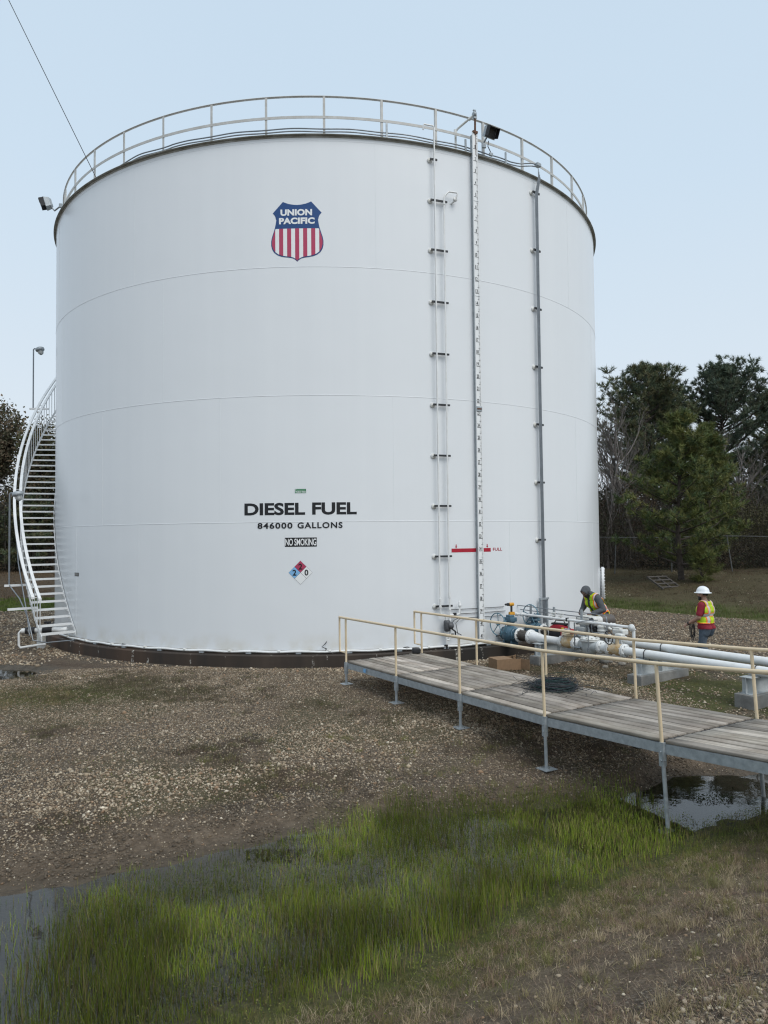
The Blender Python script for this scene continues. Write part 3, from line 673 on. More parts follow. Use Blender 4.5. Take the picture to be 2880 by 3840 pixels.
l2 = leaf_quads(x, y, ground_z(x, y)+RNG.uniform(0, 0.035, n), RNG.uniform(0.006, 0.014, n), pick([(0.085, 0.082, 0.036), (0.11, 0.096, 0.048), (0.065, 0.064, 0.028)], n, 0.3))
x, y = scatter(15000, 3.9, 7.2, -17.4, -15.9, lambda x, y: sstep(0.50, 0.66, fbm(x, y, 2.6))*sstep(-16.75, -17.3, y)*0.9+0.004); n = len(x)
l3 = leaf_quads(x, y, np.maximum(ground_z(x, y), WATER)+RNG.uniform(0.005, 0.05, n), RNG.uniform(0.007, 0.016, n), pick([(0.03, 0.04, 0.016), (0.05, 0.065, 0.02)], n, 0.3))
Vl, Fl, Cl = join([lv, l2, l3])
lo = np_mesh('ground_cover', Vl, Fl, 'leaves', Cl)
stuff(lo, 'low green creeping plants along the pond edge', 'ground cover')

# dry grass: tufts on the near bank, weeds in the gravel, long grass behind the yard
gp = []
def tufts(n, x0, x1, y0, y1, prob, per, spread, hh, cols, wid=(0.002, 0.0036), lean=(0.5, 0.3), jit=0.3):
    x, y = scatter(n, x0, x1, y0, y1, prob); m = len(x)
    if m == 0: return
    k = RNG.integers(per[0], per[1], m); size = RNG.uniform(0.65, 1.35, m)
    base = np.array(cols)[RNG.integers(0, len(cols), m)]
    i = np.repeat(np.arange(m), k); N_ = len(i)
    bx = x[i]+RNG.normal(0, 1, N_)*spread*size[i]; by = y[i]+RNG.normal(0, 1, N_)*spread*size[i]
    ok = ~in_tank(bx, by); i, bx, by = i[ok], bx[ok], by[ok]; N_ = len(i)
    c = base[i]*RNG.uniform(1-jit, 1+jit, (N_, 1))
    gp.append(blades(bx, by, ground_z(bx, by)-0.004, RNG.uniform(hh[0], hh[1], N_)*size[i], RNG.uniform(*wid, N_), np.abs(RNG.normal(lean[0], lean[1], N_)), c, 2, 0.4))
STRAW = [(0.52, 0.42, 0.28), (0.42, 0.33, 0.215), (0.34, 0.25, 0.17), (0.28, 0.195, 0.14), (0.29, 0.25, 0.11), (0.22, 0.20, 0.08)]
bank = lambda x, y: (shore(x, y)[1] > 0.5)*(0.25+0.75*sstep(0.38, 0.6, fbm(x+4, y, 1.6)))
tufts(6500, -2.5, 8, -25, -17, bank, (18, 42), 0.028, (0.03, 0.10), STRAW)
tufts(34000, -2.5, 8, -25, -17, bank, (8, 18), 0.06, (0.015, 0.055), STRAW+[(0.17, 0.115, 0.095), (0.15, 0.10, 0.085)], lean=(1.2, 0.5))
tufts(150, -2.0, 7, -24.6, -18, lambda x, y: (shore(x, y)[1] > 1.0)*0.8, (50, 90), 0.03, (0.08, 0.17), [(0.33, 0.27, 0.165), (0.23, 0.22, 0.09), (0.27, 0.21, 0.14)])
tufts(5200, -3, 5.5, -22.5, -17, lambda x, y: sstep(-0.3, 0.2, shore(x, y)[1])*sstep(1.7, 0.5, shore(x, y)[1]), (12, 26), 0.03, (0.03, 0.10), [(0.17, 0.205, 0.04), (0.21, 0.21, 0.06), (0.22, 0.17, 0.075), (0.125, 0.145, 0.04)], lean=(0.35, 0.25))
OLIVE = [(0.10, 0.094, 0.046), (0.075, 0.068, 0.036), (0.13, 0.105, 0.06), (0.07, 0.053, 0.036), (0.095, 0.064, 0.046)]
tufts(9000, -10, 5, -18, -9.4, lambda x, y: (shore(x, y)[0] > 0.5)*(weed_mask(x, y)*0.95+0.03), (16, 34), 0.045, (0.03, 0.095), OLIVE+[(0.17, 0.14, 0.085), (0.15, 0.15, 0.06)], (0.003, 0.005), lean=(0.6, 0.4))
tufts(900, -8.5, -2.8, -13.2, -10, lambda x, y: np.exp(-(((x+5.4)/1.8)**2+((y+11.7)/1.0)**2)), (25, 45), 0.06, (0.03, 0.09), OLIVE+[(0.075, 0.085, 0.03)], lean=(0.5, 0.3))
tufts(60, -8, -5, -13.2, -11.2, lambda x, y: 0.8+0*x, (25, 50), 0.09, (0.1, 0.28), [(0.30, 0.22, 0.10), (0.24, 0.18, 0.09)], lean=(1.4, 0.5))
tufts(120, -2, 3, -17.3, -15, lambda x, y: 0.4*sstep(-2.0, 1.0, x)+0.1, (35, 60), 0.05, (0.05, 0.13), [(0.23, 0.235, 0.06), (0.19, 0.19, 0.06), (0.26, 0.21, 0.11)], lean=(0.6, 0.3))
tufts(1500, 4.5, 10.5, -17, -8, lambda x, y: green_mask(x, y)*0.7+0.05, (14, 30), 0.06, (0.02, 0.07), OLIVE+[(0.19, 0.18, 0.045), (0.20, 0.115, 0.055), (0.16, 0.16, 0.045)], lean=(0.8, 0.4))
GREEN = [(0.085, 0.12, 0.03), (0.11, 0.14, 0.036), (0.14, 0.14, 0.06)]
tufts(4200, 8.5, 26, -10, 8, lambda x, y: sstep(0.0, 0.4, yard(x, y))*sstep(4.2, 2.0, yard(x, y)), (14, 26), 0.10, (0.06, 0.16), GREEN, (0.010, 0.018), (0.35, 0.2))
tufts(7500, 8.5, 28, -6, 16, lambda x, y: (yard(x, y) > 2)*(0.25+0.6*sstep(0.4, 0.6, fbm(x, y, 0.4))), (10, 18), 0.14, (0.04, 0.10), [(0.135, 0.098, 0.060), (0.105, 0.070, 0.046), (0.088, 0.076, 0.038)], (0.012, 0.02), (0.6, 0.3))
tufts(2600, -26, -8, 5, 13, lambda x, y: sstep(0.0, 0.4, yard(x, y))*sstep(5.6, 4.6, yard(x, y)), (14, 26), 0.10, (0.06, 0.14), [(0.115, 0.165, 0.03), (0.14, 0.185, 0.036), (0.095, 0.13, 0.03)], (0.012, 0.02), (0.35, 0.2))
tufts(7000, -36, -8, 10, 30, lambda x, y: (yard(x, y) > 4.8)*0.6, (10, 16), 0.16, (0.05, 0.12), [(0.165, 0.112, 0.064), (0.13, 0.088, 0.052), (0.105, 0.08, 0.048)], (0.016, 0.026), (0.6, 0.3))
Vb, Fb_, Cb = join(gp)
do = np_mesh('dry_grass', Vb, Fb_, 'blades', Cb)
stuff(do, 'dry straw coloured grass and low weeds growing through the gravel', 'grass')

# ================================================================== the tank
ZT = 12.235
tank = thing('storage_tank', 'huge white cylindrical steel fuel tank lettered DIESEL FUEL', 'storage tank', (0, 0, 0))
def ringmesh(prof, n=480, closed=True):
    b = MB(); rg = []
    for k in range(n):
        a = 2*PI*k/n; c, s = math.sin(a), -math.cos(a)
        rg.append([V3((r*c, r*s, z)) for r, z in prof])
    return b.rings(rg, False, False, closed)
SEAMS = (3.01, 5.993, 9.062, 12.10)
b = MB(); rg = []
zs = [0, 0.3] + [x for s_ in SEAMS for x in (s_-0.001, s_)] + [ZT-0.02]
n = 480
for z in zs: rg.append([V3((R*math.sin(2*PI*k/n), -R*math.cos(2*PI*k/n), z)) for k in range(n)])
b.rings(rg, False, True); b.build('shell', 'shell', tank)
b = MB()
for s_ in SEAMS:                                # the round welds stand proud of the plate
    hh, pr = (0.009, 0.005) if s_ < 12 else (0.006, 0.003)
    q = ringmesh([(R-0.002, s_-hh), (R+pr*0.8, s_-hh*0.5), (R+pr, s_), (R+pr*0.8, s_+hh*0.5), (R-0.002, s_+hh)], 480); b.add(q.v, q.f, True)
course = [0.0]+list(SEAMS)
for i, azs in enumerate(((-50, -32.0, 29.2, 58), (-41, -17.1, 9, 49), (-58, -27, 23, 60), (-33, 6.65, 47, -62))):
    for a in azs:
        X, O_, Z_ = tax(a); b.box(T(a, R, (course[i]+course[i+1])/2), (0.010, 0.007, course[i+1]-course[i]-0.03), (X, O_, Z_))
b.build('weld', 'shell', tank)
b = MB(); rg = []
for rr, z in ((R-0.05, ZT-0.01), (R*0.5, ZT+0.36), (0.05, ZT+0.72)):
    rg.append([V3((rr*math.sin(2*PI*k/96), -rr*math.cos(2*PI*k/96), z)) for k in range(96)])
b.rings(rg, False); b.build('roof', 'white', tank)
q = ringmesh([(R+0.001, ZT-0.055), (R+0.012, ZT-0.055), (R+0.014, ZT-0.014), (R+0.085, ZT-0.010), (R+0.085, ZT), (R-0.30, ZT+0.002)], 480)
q.build('roof_rim', 'curb', tank)
# guard rail round the roof
RR = R-0.20
rl = ringmesh([(RR+0.026*math.cos(2*PI*k/8), 13.30+0.026*math.sin(2*PI*k/8)) for k in range(8)]+[(RR+0.026, 13.30)], 240)
rl.sm = [True]*len(rl.f); rl.build('top_rail', 'railwhite', tank)
ml = ringmesh([(RR+0.02, 12.745), (RR+0.035, 12.745), (RR+0.035, 12.81), (RR-0.03, 12.81), (RR-0.03, 12.803), (RR+0.02, 12.803), (RR+0.02, 12.745)], 240)
ml.build('mid_rail', 'railwhite', tank)
for k in range(40):
    a = -1.02+k*9.0
    X, O_, Z_ = tax(a); b = MB()
    b.box(T(a, RR+0.02, 12.775), (0.058, 0.008, 1.04), (X, O_, Z_)); b.box(T(a, RR-0.008, 12.775) - X*0.026, (0.008, 0.05, 1.04), (X, O_, Z_))
    b.build('rail_post', 'railwhite', tank)

# lettering and emblem: thin vinyl that follows the curve of the shell
def wrap(az0, z0, x, y, lift):          # x metres sideways along the shell
    a = rad(az0)+x/R; return V3(((R+lift)*math.sin(a), -(R+lift)*math.cos(a), z0+y))
def text_geo(s, bold=0.0, space=1.0):
    cu = bpy.data.curves.new('t', 'FONT'); cu.body = s; cu.size = 1.0; cu.offset = bold; cu.space_character = space; cu.resolution_u = 4
    o = bpy.data.objects.new('t', cu); COL.objects.link(o); bpy.context.view_layer.update()
    me = bpy.data.meshes.new_from_object(o.evaluated_get(bpy.context.evaluated_depsgraph_get()))
    vs = [v.co.copy() for v in me.vertices]; fs = [list(p.vertices) for p in me.polygons]
    bpy.data.objects.remove(o); bpy.data.curves.remove(cu); bpy.data.meshes.remove(me)
    x0 = min(v.x for v in vs); x1 = max(v.x for v in vs); y0 = min(v.y for v in vs); y1 = max(v.y for v in vs)
    return [((v.x-x0)/(x1-x0), (v.y-y0)/(y1-y0)) for v in vs], fs
def wtext(mb, s, az0, z0, x0, x1, y0, y1, lift, bold=0.0, space=1.0):
    vs, fs = text_geo(s, bold, space)
    mb.add([wrap(az0, z0, x0+(x1-x0)*u, y0+(y1-y0)*v, lift) for u, v in vs], fs)
def wcols(mb, az0, z0, xs, top, bot, lift):
    pts = []
    for x in xs: pts += [wrap(az0, z0, x, top(x), lift), wrap(az0, z0, x, bot(x), lift)]
    mb.add(pts, [(2*i, 2*i+1, 2*i+3, 2*i+2) for i in range(len(xs)-1)])
def wrect(mb, az0, z0, x0, x1, y0, y1, lift):
    xs = np.linspace(x0, x1, max(2, int((x1-x0)/0.08)+2)); wcols(mb, az0, z0, xs, lambda x: y1, lambda x: y0, lift)
al = lambda az: rad(az)*R
for w_, x0, x1 in (('DIESEL', -13.3, -4.20), ('FUEL', -3.17, 3.38)):
    b = MB(); wtext(b, w_, 0, 0, al(x0), al(x1), 3.172, 3.462, 0.004, 0.034, 0.99); b.build('lettering', 'blackink', tank)
for w_, x0, x1 in (('846000', -11.29, -6.07), ('GALLONS', -5.33, 1.27)):
    b = MB(); wtext(b, w_, 0, 0, al(x0), al(x1), 2.856, 2.998, 0.009, 0.026, 1.16); b.build('lettering', 'blackink', tank)
b = MB(); wrect(b, 0, 0, al(-7.22), al(-2.52), 2.428, 2.642, 0.004); sg = b.build('no_smoking_sign', 'blackink', tank)
b = MB(); wtext(b, 'NO SMOKING', 0, 0, al(-7.15), al(-2.59), 2.455, 2.617, 0.007, 0.018, 0.95); b.build('lettering', 'whiteink', sg)
b = MB(); wrect(b, 0, 0, al(-5.69), al(-4.05), 3.684, 3.783, 0.004); sg = b.build('tank_number_tag', 'greenink', tank)
b = MB(); wtext(b, 'TNKD-9303', 0, 0, al(-5.62), al(-4.12), 3.690, 3.732, 0.006, 0.02); wrect(b, 0, 0, al(-5.40), al(-4.2), 3.752, 3.758, 0.006)
wrect(b, 0, 0, al(-5.62), al(-5.48), 3.75, 3.77, 0.006); b.build('lettering', 'whiteink', sg)
b = MB(); wrect(b, 0, 0, al(-50.65), al(-48.85), 1.655, 1.752, 0.004); sg = b.build('name_plate', 'dark', tank)
b = MB(); wrect(b, 0, 0, al(-50.52), al(-48.98), 1.67, 1.738, 0.006); b.build('plate_face', 'concrete', sg)
# hazard diamond
hd = 0.279
def dia(mb, cx, cz, h, lift):
    xs = np.linspace(-h, h, 9); pts = []
    for x in xs: pts += [wrap(-4.94, 1.823, cx+x, cz+h-abs(x), lift), wrap(-4.94, 1.823, cx+x, cz-(h-abs(x)), lift)]
    mb.add(pts, [(2*i, 2*i+1, 2*i+3, 2*i+2) for i in range(8)])
b = MB(); dia(b, 0, 0, hd, 0.004); hz = b.build('hazard_diamond', 'blackink', tank)
for nm, cx, cz, m in (('red_field', 0, hd/2, 'redink'), ('blue_field', -hd/2, 0, 'lightblue'), ('white_field', hd/2, 0, 'whiteink'), ('white_field', 0, -hd/2, 'whiteink')):
    b = MB(); dia(b, cx, cz, hd/2-0.004, 0.006); b.build(nm, m, hz)
b = MB()
for ch, cx, cz in (('2', 0, hd/2), ('2', -hd/2, 0), ('0', hd/2, 0)):
    wtext(b, ch, -4.94, 1.823, cx-0.045, cx+0.045, cz-0.07, cz+0.07, 0.008, 0.03)
b.build('numerals', 'blackink', hz)
# FULL mark behind the gauge board
b = MB(); wrect(b, 0, 0, al(18.15), al(25.27), 2.243, 2.335, 0.004)
for a in (18.95, 24.6):
    x = al(a); wcols(b, 0, 0, [x-0.013, x+0.013], lambda q: 2.435, lambda q: 2.385, 0.004)
    wcols(b, 0, 0, [x-0.030, x, x+0.030], lambda q: 2.385, lambda q: 2.385-0.045*(1-abs(q-x)/0.03), 0.004)
fm = b.build('full_mark', 'redbar', tank)
b = MB(); wtext(b, 'FULL', 0, 0, al(25.72), al(27.55), 2.262, 2.338, 0.004, 0.012); b.build('lettering', 'redbar', fm)
# shield emblem: half outline in units of 1/435 m, measured down from its top
EZ, EA_, K = 10.64, -5.12, 1/435.0
TOPC = [(0, 40), (40, 37), (90, 27), (128, 13), (146, 4), (254, 122)]
EAR = [(254, 122), (236, 140), (224, 165), (219, 190)]
SIDE = [(219, 190), (222, 230), (231, 275), (247, 325), (263, 375), (272, 420), (272, 455), (262, 500), (240, 535), (205, 562), (165, 578), (120, 586), (75, 592), (42, 600), (18, 615), (0, 634)]
def curve(pts, x): return float(np.interp(x, [p[0] for p in pts], [p[1] for p in pts]))
up_ = [p for p in SIDE if p[1] <= 440][:6]; lo_ = SIDE[6:][::-1]
def shield(mb, lift, off=0, ylim=None, xr=None):
    """columns of the outline; off shrinks it, ylim keeps what lies below, xr = (x0, x1) one stripe"""
    def yl(x): return curve(lo_, min(abs(x)*(272/(272-off)), 271.9))-off*1.15
    def yt(x):
        ax = abs(x)*(272/(272-off))
        return 190 if ax <= 219 else curve(up_, min(ax, 271.9))+off*0.3
    x0, x1 = xr if xr else (-(271-off), 271-off)
    xs = np.linspace(x0, x1, max(3, int((x1-x0)/8)+2))
    wcols(mb, EA_, EZ, [x*K for x in xs], lambda x: -K*max(yt(x/K), ylim or 0), lambda x: -K*max(yl(x/K), max(yt(x/K), ylim or 0)), lift)
b = MB()
xs = np.unique(np.concatenate([np.linspace(-254, 254, 72), [-146, 146, 219, -219]]))
wcols(b, EA_, EZ, [x*K for x in xs], lambda x: -K*curve(TOPC, abs(x/K)), lambda x: -K*(190 if abs(x/K) <= 219 else curve(EAR[::-1], abs(x/K))), 0.004)
shield(b, 0.004)
em = b.build('shield_emblem', 'blueink', tank)
b = MB(); shield(b, 0.007, 9, 287, (-228, 228)); b.build('white_field', 'whiteink', em)
b = MB()
for c in (-166, -83, 0, 83, 166): shield(b, 0.010, 9, 287, (c-21, c+21))
shield(b, 0.010, 9, 287, (228, 262)); shield(b, 0.010, 9, 287, (-262, -228)); b.build('red_stripes', 'redink', em)
b = MB(); wtext(b, 'UNION', EA_, EZ, -172*K, 156*K, -152*K, -84*K, 0.008, 0.05, 1.04); wtext(b, 'PACIFIC', EA_, EZ, -188*K, 182*K, -240*K, -172*K, 0.008, 0.05, 1.04)
b.build('lettering', 'whiteink', em)
# manhole cover on the right-hand flank
ma_ = 70.6; X, O_, Z_ = tax(ma_); c0 = T(ma_, R, 1.06)
b = MB(); b.lathe(c0-O_*0.05, O_, [(0, 0.40), (0.10, 0.40), (0.10, 0.53), (0.13, 0.53), (0.135, 0.525), (0.14, 0.53), (0.17, 0.53), (0.175, 0.50), (0.18, 0.0)], 48)
for k in range(28):
    a = 2*PI*k/28; p = c0+X*(0.485*math.cos(a))+Z_*(0.485*math.sin(a)); b.cyl(p+O_*0.02, p+O_*0.15, 0.014, n=6)
b.build('manhole_cover', 'white', tank)

# concrete ring under it
q = ringmesh([(R-0.6, -0.03), (R+0.045, -0.03), (R+0.05, -0.018), (R+0.05, -0.062), (R+0.235, -0.065), (R+0.25, -0.085), (R+0.25, -0.6)], 240)
cr_ = q.build('foundation_ring', 'ring', None); tag(cr_, 'dark stained concrete ring beam under the white tank', 'foundation')
q = ringmesh([(R-0.02, -0.028), (R+0.055, -0.028), (R+0.055, 0.0), (R+0.002, 0.012), (R-0.02, 0.012)], 240); q.build('base_plate', 'concrete', tank)
# white conduit lying along the foot of the shell
b = MB(); pts = [T(a, R+0.12, 0.0+0.008*math.sin(a*0.9)) for a in np.arange(-56, 29, 0.8)]
b.tube(pts, 0.026, 8); bc = b.build('base_conduit', 'pipewhite'); tag(bc, 'thin white pipe running along the foot of the tank', 'pipe')
for a in np.arange(-52, 28, 7.3):
    b = MB(); b.tube([T(a, R+0.12, 0.01), T(a+0.35, R+0.12, 0.01)], 0.034, 10); b.build('coupling', 'whitedirty', bc)
    b = MB(); b.box(T(a+3, R+0.12, -0.035), (0.12, 0.05, 0.03), tax(a+3)); b.build('foot_block', 'galv', bc)
for a, h, lb in ((-1.4, 0.19, 'black cable loop hooked up the tank foot beside the walkway end'), (-35, 0.06, 'short black cable clip at the tank foot far left of the lettering'), (10, 0.08, 'short black cable clip at the tank foot behind the walkway rail')):
    b = MB(); b.tube([T(a, R+0.05, 0.02), T(a+.25, R+0.13, 0.06), T(a-.45, R+0.13, 0.11), T(a+.1, R+0.10, h), T(a+.2, R+0.01, h+0.02)] if h > 0.1 else [T(a, R+.1, 0.03), T(a+.5, R+.16, 0.05), T(a+.9, R+.1, 0.03)], 0.011, 6)
    tag(b.build('ground_cable', 'black'), lb, 'cable')

# ------------------------------------------------------------------ vertical runs on the shell
def clampbar(mb, a0, a1, z, r=R+0.05, h=0.045):
    for k in range(6):
        a, c = a0+(a1-a0)*k/6, a0+(a1-a0)*(k+1)/6; m = (a+c)/2
        mb.box(T(m, r, z), (rad(c-a)*R+0.002, 0.03, h), tax(m))
vp = thing('vent_pipes', 'pair of thin white pipes climbing the tank beside the gauge board', 'pipe', T(16.5, R+0.12, 0))
b = MB(); a1 = 15.76
b.tube([T(14.05, R+0.10, 12.54), T(14.05, R+0.12, 12.64), T(14.2, R+0.12, 12.67), T(a1-.15, R+0.12, 12.67), T(a1, R+0.12, 12.63), T(a1, R+0.12, 1.12)], 0.021, 10)
b.build('riser', 'pipewhite', vp)
b = MB(); a2 = 17.28
b.tube([T(18.85, R+0.0, 10.86), T(19.25, R+0.10, 10.92), T(19.55, R+0.14, 11.07), T(19.4, R+0.14, 11.10), T(18.1, R+0.12, 11.10), T(17.5, R+0.12, 10.99), T(a2, R+0.12, 10.92), T(a2, R+0.12, 1.18)], 0.021, 10)
for z in (10.75, 1.22): b.cyl(T(a2, R+0.12, z), T(a2, R+0.12, z+0.07), 0.030)
b.lathe(T(19.2, R+0.09, 10.94), tax(19.2)[1], [(0, 0.05), (0.03, 0.06), (0.035, 0.0)], 12)
b.build('riser', 'pipewhite', vp)
for z in (11.86, 10.85, 9.62, 8.34, 7.07, 5.825, 4.59, 3.37, 2.155, 0.96):
    b = MB(); clampbar(b, 15.2, 17.95 if z < 11.5 else 16.35, z, R+0.075); cb = b.build('clamp', 'dark', vp)
    b = MB(); b.lathe(T(15.25, R, z-0.01), tax(15.25)[1], [(0, 0.065), (0.02, 0.065), (0.03, 0.04), (0.04, 0.0)], 16); b.build('pad', 'whitedirty', cb)
# instrument at the foot of the risers
it = thing('drain_trap', 'charcoal casting with white fittings hanging on the tank wall', 'instrument', T(16.8, R+0.12, 0.3))
b = MB(); g = lambda a, z, r=0.14: T(a, R+r, z)
b.tube([g(a1, 1.13), g(a1, 0.80), g(a1+.15, 0.76), g(a1+.75, 0.75), g(a1+.95, 0.70), g(16.72, 0.60)], 0.023, 10)
b.tube([g(a2, 1.20), g(a2, 0.72), g(a2, 0.25), g(a2-.1, 0.18), g(17.1, 0.15), g(16.75, 0.16)], 0.022, 10)
b.tube([g(a2, 0.75), g(18.6, 0.75), g(18.95, 0.77), g(18.95, 0.95)], 0.022, 10)
b.lathe(g(18.95, 0.93), (0, 0, 1), [(0, 0.03), (0.02, 0.042), (0.07, 0.042), (0.08, 0.03), (0.10, 0.034), (0.15, 0.004)], 12)
for a, z in ((a1, 1.1), (a2, 1.16), (a1, .93), (a2, .86), (a2, .6)): b.cyl(g(a, z), g(a, z+0.05), 0.033, n=12)
b.build('fittings', 'pipewhite', it)
b = MB(); b.lathe(g(16.75, 0.63, 0.16), (0, 0, -1), [(0, 0.05), (0.012, 0.075), (0.06, 0.083), (0.19, 0.083), (0.25, 0.068), (0.27, 0.04), (0.275, 0)], 24)
b.lathe(g(17.0, 0.50, 0.20), tax(17.3)[0]+tax(17.3)[1]*0.5, [(0, 0.085), (0.07, 0.08), (0.10, 0.05), (0.11, 0)], 16); b.build('casting', 'canister', it)
b = MB(); b.tube([g(16.72, 0.36), g(16.72, 0.12), g(16.72, 0.02)], 0.02, 8); b.build('drain', 'pipewhite', it)
b = MB(); b.box(g(18.1, 0.77), (0.07, 0.06, 0.05), tax(18)); b.cyl(g(18.1, 0.77), g(18.1, 0.68), 0.018); b.box(g(18.2, 0.70), (0.1, 0.03, 0.02), tax(18))
b.cyl(g(16.72, 0.05), g(16.72, -0.04), 0.028); b.box(g(16.6, 0.03), (0.09, 0.03, 0.03), tax(17)); b.box(g(17.6, 0.29), (0.10, 0.03, 0.02), tax(17))
b.tube([g(17.2, 0.45, .2), g(17.9, 0.36, .22), g(18.0, 0.28, .2)], 0.02, 6); b.build('valve', 'black', it)
b = MB(); b.tube([g(17.3, 0.5), g(18.0, 0.62), g(18.6, 0.655), g(20, 0.65, .04)], 0.008, 5); b.tube([g(17.4, 0.42), g(19.2, 0.25), g(18.6, 0.27), g(18.25, 0.55), g(18.9, 0.64), g(20.2, 0.645, .04)], 0.008, 5); b.build('tubing', 'dark', it)
# thin signal cables stapled along the wall
sc2 = thing('signal_cables', 'three thin dark cables along the tank wall behind the gauge board', 'cable', T(22, R, 0.6))
for zz, a0, a9 in ((0.862, 17.6, 28.6), (0.752, 18.9, 28.0), (0.645, 20.0, 28.0)):
    b = MB(); b.tube([T(a, R+0.03, zz-0.0008*(a-a0)) for a in np.arange(a0, a9, 1.0)], 0.0075, 6); b.build('cable', 'dark', sc2)

# gauge board
gb = thing('gauge_board', 'tall narrow white level board numbered in feet up the tank side', 'gauge', T(22.885, R+0.12, 0))
GA = 22.885; X, O_, Z_ = tax(GA); Z41 = 0.1354; GT, GBt = 12.755, 0.02
b = MB(); b.box(T(GA, R+0.115, (GT+GBt)/2), (0.150, 0.03, GT-GBt), (X, O_, Z_)); b.build('board', 'whiteink', gb)
b = MB(); b.box(T(GA, R+0.05, (GT+GBt)/2)-X*0.05, (0.03, 0.095, GT-GBt-0.1), (X, O_, Z_)); b.build('backing', 'galv', gb)
b = MB(); gz = lambda nft: Z41+(41-nft)*0.3048
def gq(x0, x1, z0, z1):
    p = T(GA, R+0.1325, 0); b.add([p+X*x0+Z_*z0, p+X*x1+Z_*z0, p+X*x1+Z_*z1, p+X*x0+Z_*z1], [(0, 1, 2, 3)])
for k in range(0, 42):
    if gz(k) > GT-0.02: continue
    if k >= 1:
        gq(-0.058, 0.058, gz(k)-0.006, gz(k)+0.006)
        vs, fs = text_geo(str(k), 0.03); ww = 0.030*len(str(k)) + (0.004 if len(str(k)) > 1 else 0)
        p = T(GA, R+0.1325, 0); b.add([p+X*(0.012-ww+ww*u_)+Z_*(gz(k)+0.014+0.088*v_) for u_, v_ in vs], fs)
    for j in range(1, 10):
        z = gz(k)+j*0.03048
        if z < GT-0.03 and z > 0.05: gq(0.028 if j != 5 else 0.012, 0.062, z-(0.0035 if j != 5 else 0.006), z+(0.0035 if j != 5 else 0.006))
b.build('scale_marks', 'blackink', gb)
b = MB()
for zz in (3.99, 5.98, 11.0, 8.6, 2.02): b.box(T(GA, R+0.134, zz), (0.152, 0.003, 0.006), (X, O_, Z_))
b.box(T(GA, R+0.139, 5.78), (0.165, 0.012, 0.12), (X, O_, Z_)); b.build('joint', 'galv', gb)
b = MB(); b.box(T(GA, R+0.148, 5.78), (0.13, 0.008, 0.035), (X, O_, Z_)); b.build('pointer', 'rust', gb)
b = MB(); b.tube([T(20.95, R-0.3, 12.3), T(20.95, R-0.3, 12.90), T(21.15, R-0.25, 12.97), T(22.6, R+0.11, 13.17)], 0.028, 10)
b.cyl(T(20.95, R-0.3, 12.86), T(20.95, R-0.3, 12.96), 0.045); b.tube([T(22.2, R+0.02, 13.10), T(22.4, R+0.06, 13.135)], 0.042, 10); b.build('guide_pipe', 'whitedirty', gb)
b = MB(); b.lathe(T(22.75, R+0.14, 13.2)-X*0.04, X, [(0, 0.05), (0.01, 0.065), (0.07, 0.065), (0.08, 0.05)], 16); b.box(T(22.85, R+0.14, 13.14), (0.09, 0.06, 0.10), (X, O_, Z_))
for dx in (-0.03, 0.0, 0.035): b.cyl(T(22.8, R+0.14, 13.26)+X*dx, T(22.8, R+0.14, 13.33)+X*dx, 0.008, n=6)
b.box(T(22.8, R+0.14, 13.30), (0.09, 0.03, 0.012), (X, O_, Z_)); b.build('pulley_head', 'galv', gb)
b = MB(); b.cyl(T(22.9, R+0.14, 13.12), T(22.9, R+0.13, 12.70), 0.026); b.box(T(22.9, R+0.125, 12.76), (0.14, 0.06, 0.05), (X, O_, Z_))
b.box(T(22.9, R+0.134, 12.45)+X*0.01, (0.010, 0.004, 0.55), (X, O_, Z_)); b.build('rod', 'rust', gb)

# grey conduits: riser on the right of the board and the two runs along the roof rim
cd = thing('conduit_riser', 'bundle of four grey conduits climbing the right side of the tank', 'conduit', T(36.3, R+0.1, 0.9))
for k in range(4):
    da = (k-1.5)*0.20; b = MB(); tp = 12.38-0.07*k
    b.tube([T(36.35+da*0.8, R+0.19, tp), T(36.35+da*0.8, R+0.19, 12.16), T(36.15+da, R+0.11, 11.72), T(36.15+da, R+0.11, 6.0), T(36.28+da*1.1, R+0.11, 0.92-0.1*(k % 2)), T(36.28+da*1.1, R+0.11, 0.35)], 0.0118, 8)
    b.build('conduit', 'conduit', cd)
for z in (11.785, 10.225, 8.653, 7.095, 5.561, 4.03, 2.52):
    b = MB(); clampbar(b, 35.45, 37.2, z, R+0.075, 0.05); cb = b.build('clamp', 'dark', cd)
    b = MB(); b.lathe(T(35.5, R, z-0.01), tax(35.5)[1], [(0, 0.065), (0.02, 0.065), (0.03, 0.04), (0.04, 0.0)], 16); b.build('pad', 'whitedirty', cb)
b = MB()
for da in (-0.85, 0.95): b.box(T(36.25+da, R+0.09, 0.42), (0.05, 0.04, 1.15), tax(36.3)); b.box(T(36.25+da, R+0.112, 0.42), (0.02, 0.006, 1.1), tax(36.3))
clampbar(b, 35.2, 37.4, 0.98, R+0.12, 0.05); b.build('strut_frame', 'galv', cd)
b = MB(); b.box(T(36.25, R+0.16, 12.50), (0.16, 0.12, 0.10), tax(36.25), 0.02); b.build('junction_box', 'galv', cd)
rc = thing('rim_conduits', 'two parallel grey conduits following the roof rim behind the rail', 'conduit', T(0, R, 12.4))
for z in (12.475, 12.405):
    b = MB(); pts = []
    for a in np.arange(-42, 36.3, 0.7):
        wv = 0.5-0.5*math.cos(2*PI*(a-3)/8.9); d = -0.11*sstep(-32, -42, a) - 0.03*(0.6 if -26 < a < 26 else 1)*wv + (0.06*sstep(31, 33.5, a))
        pts.append(T(a, R-0.12+0.26*sstep(33, 35.5, a), z+d))
    b.tube(pts, 0.017, 7); b.build('conduit', 'conduit', rc)
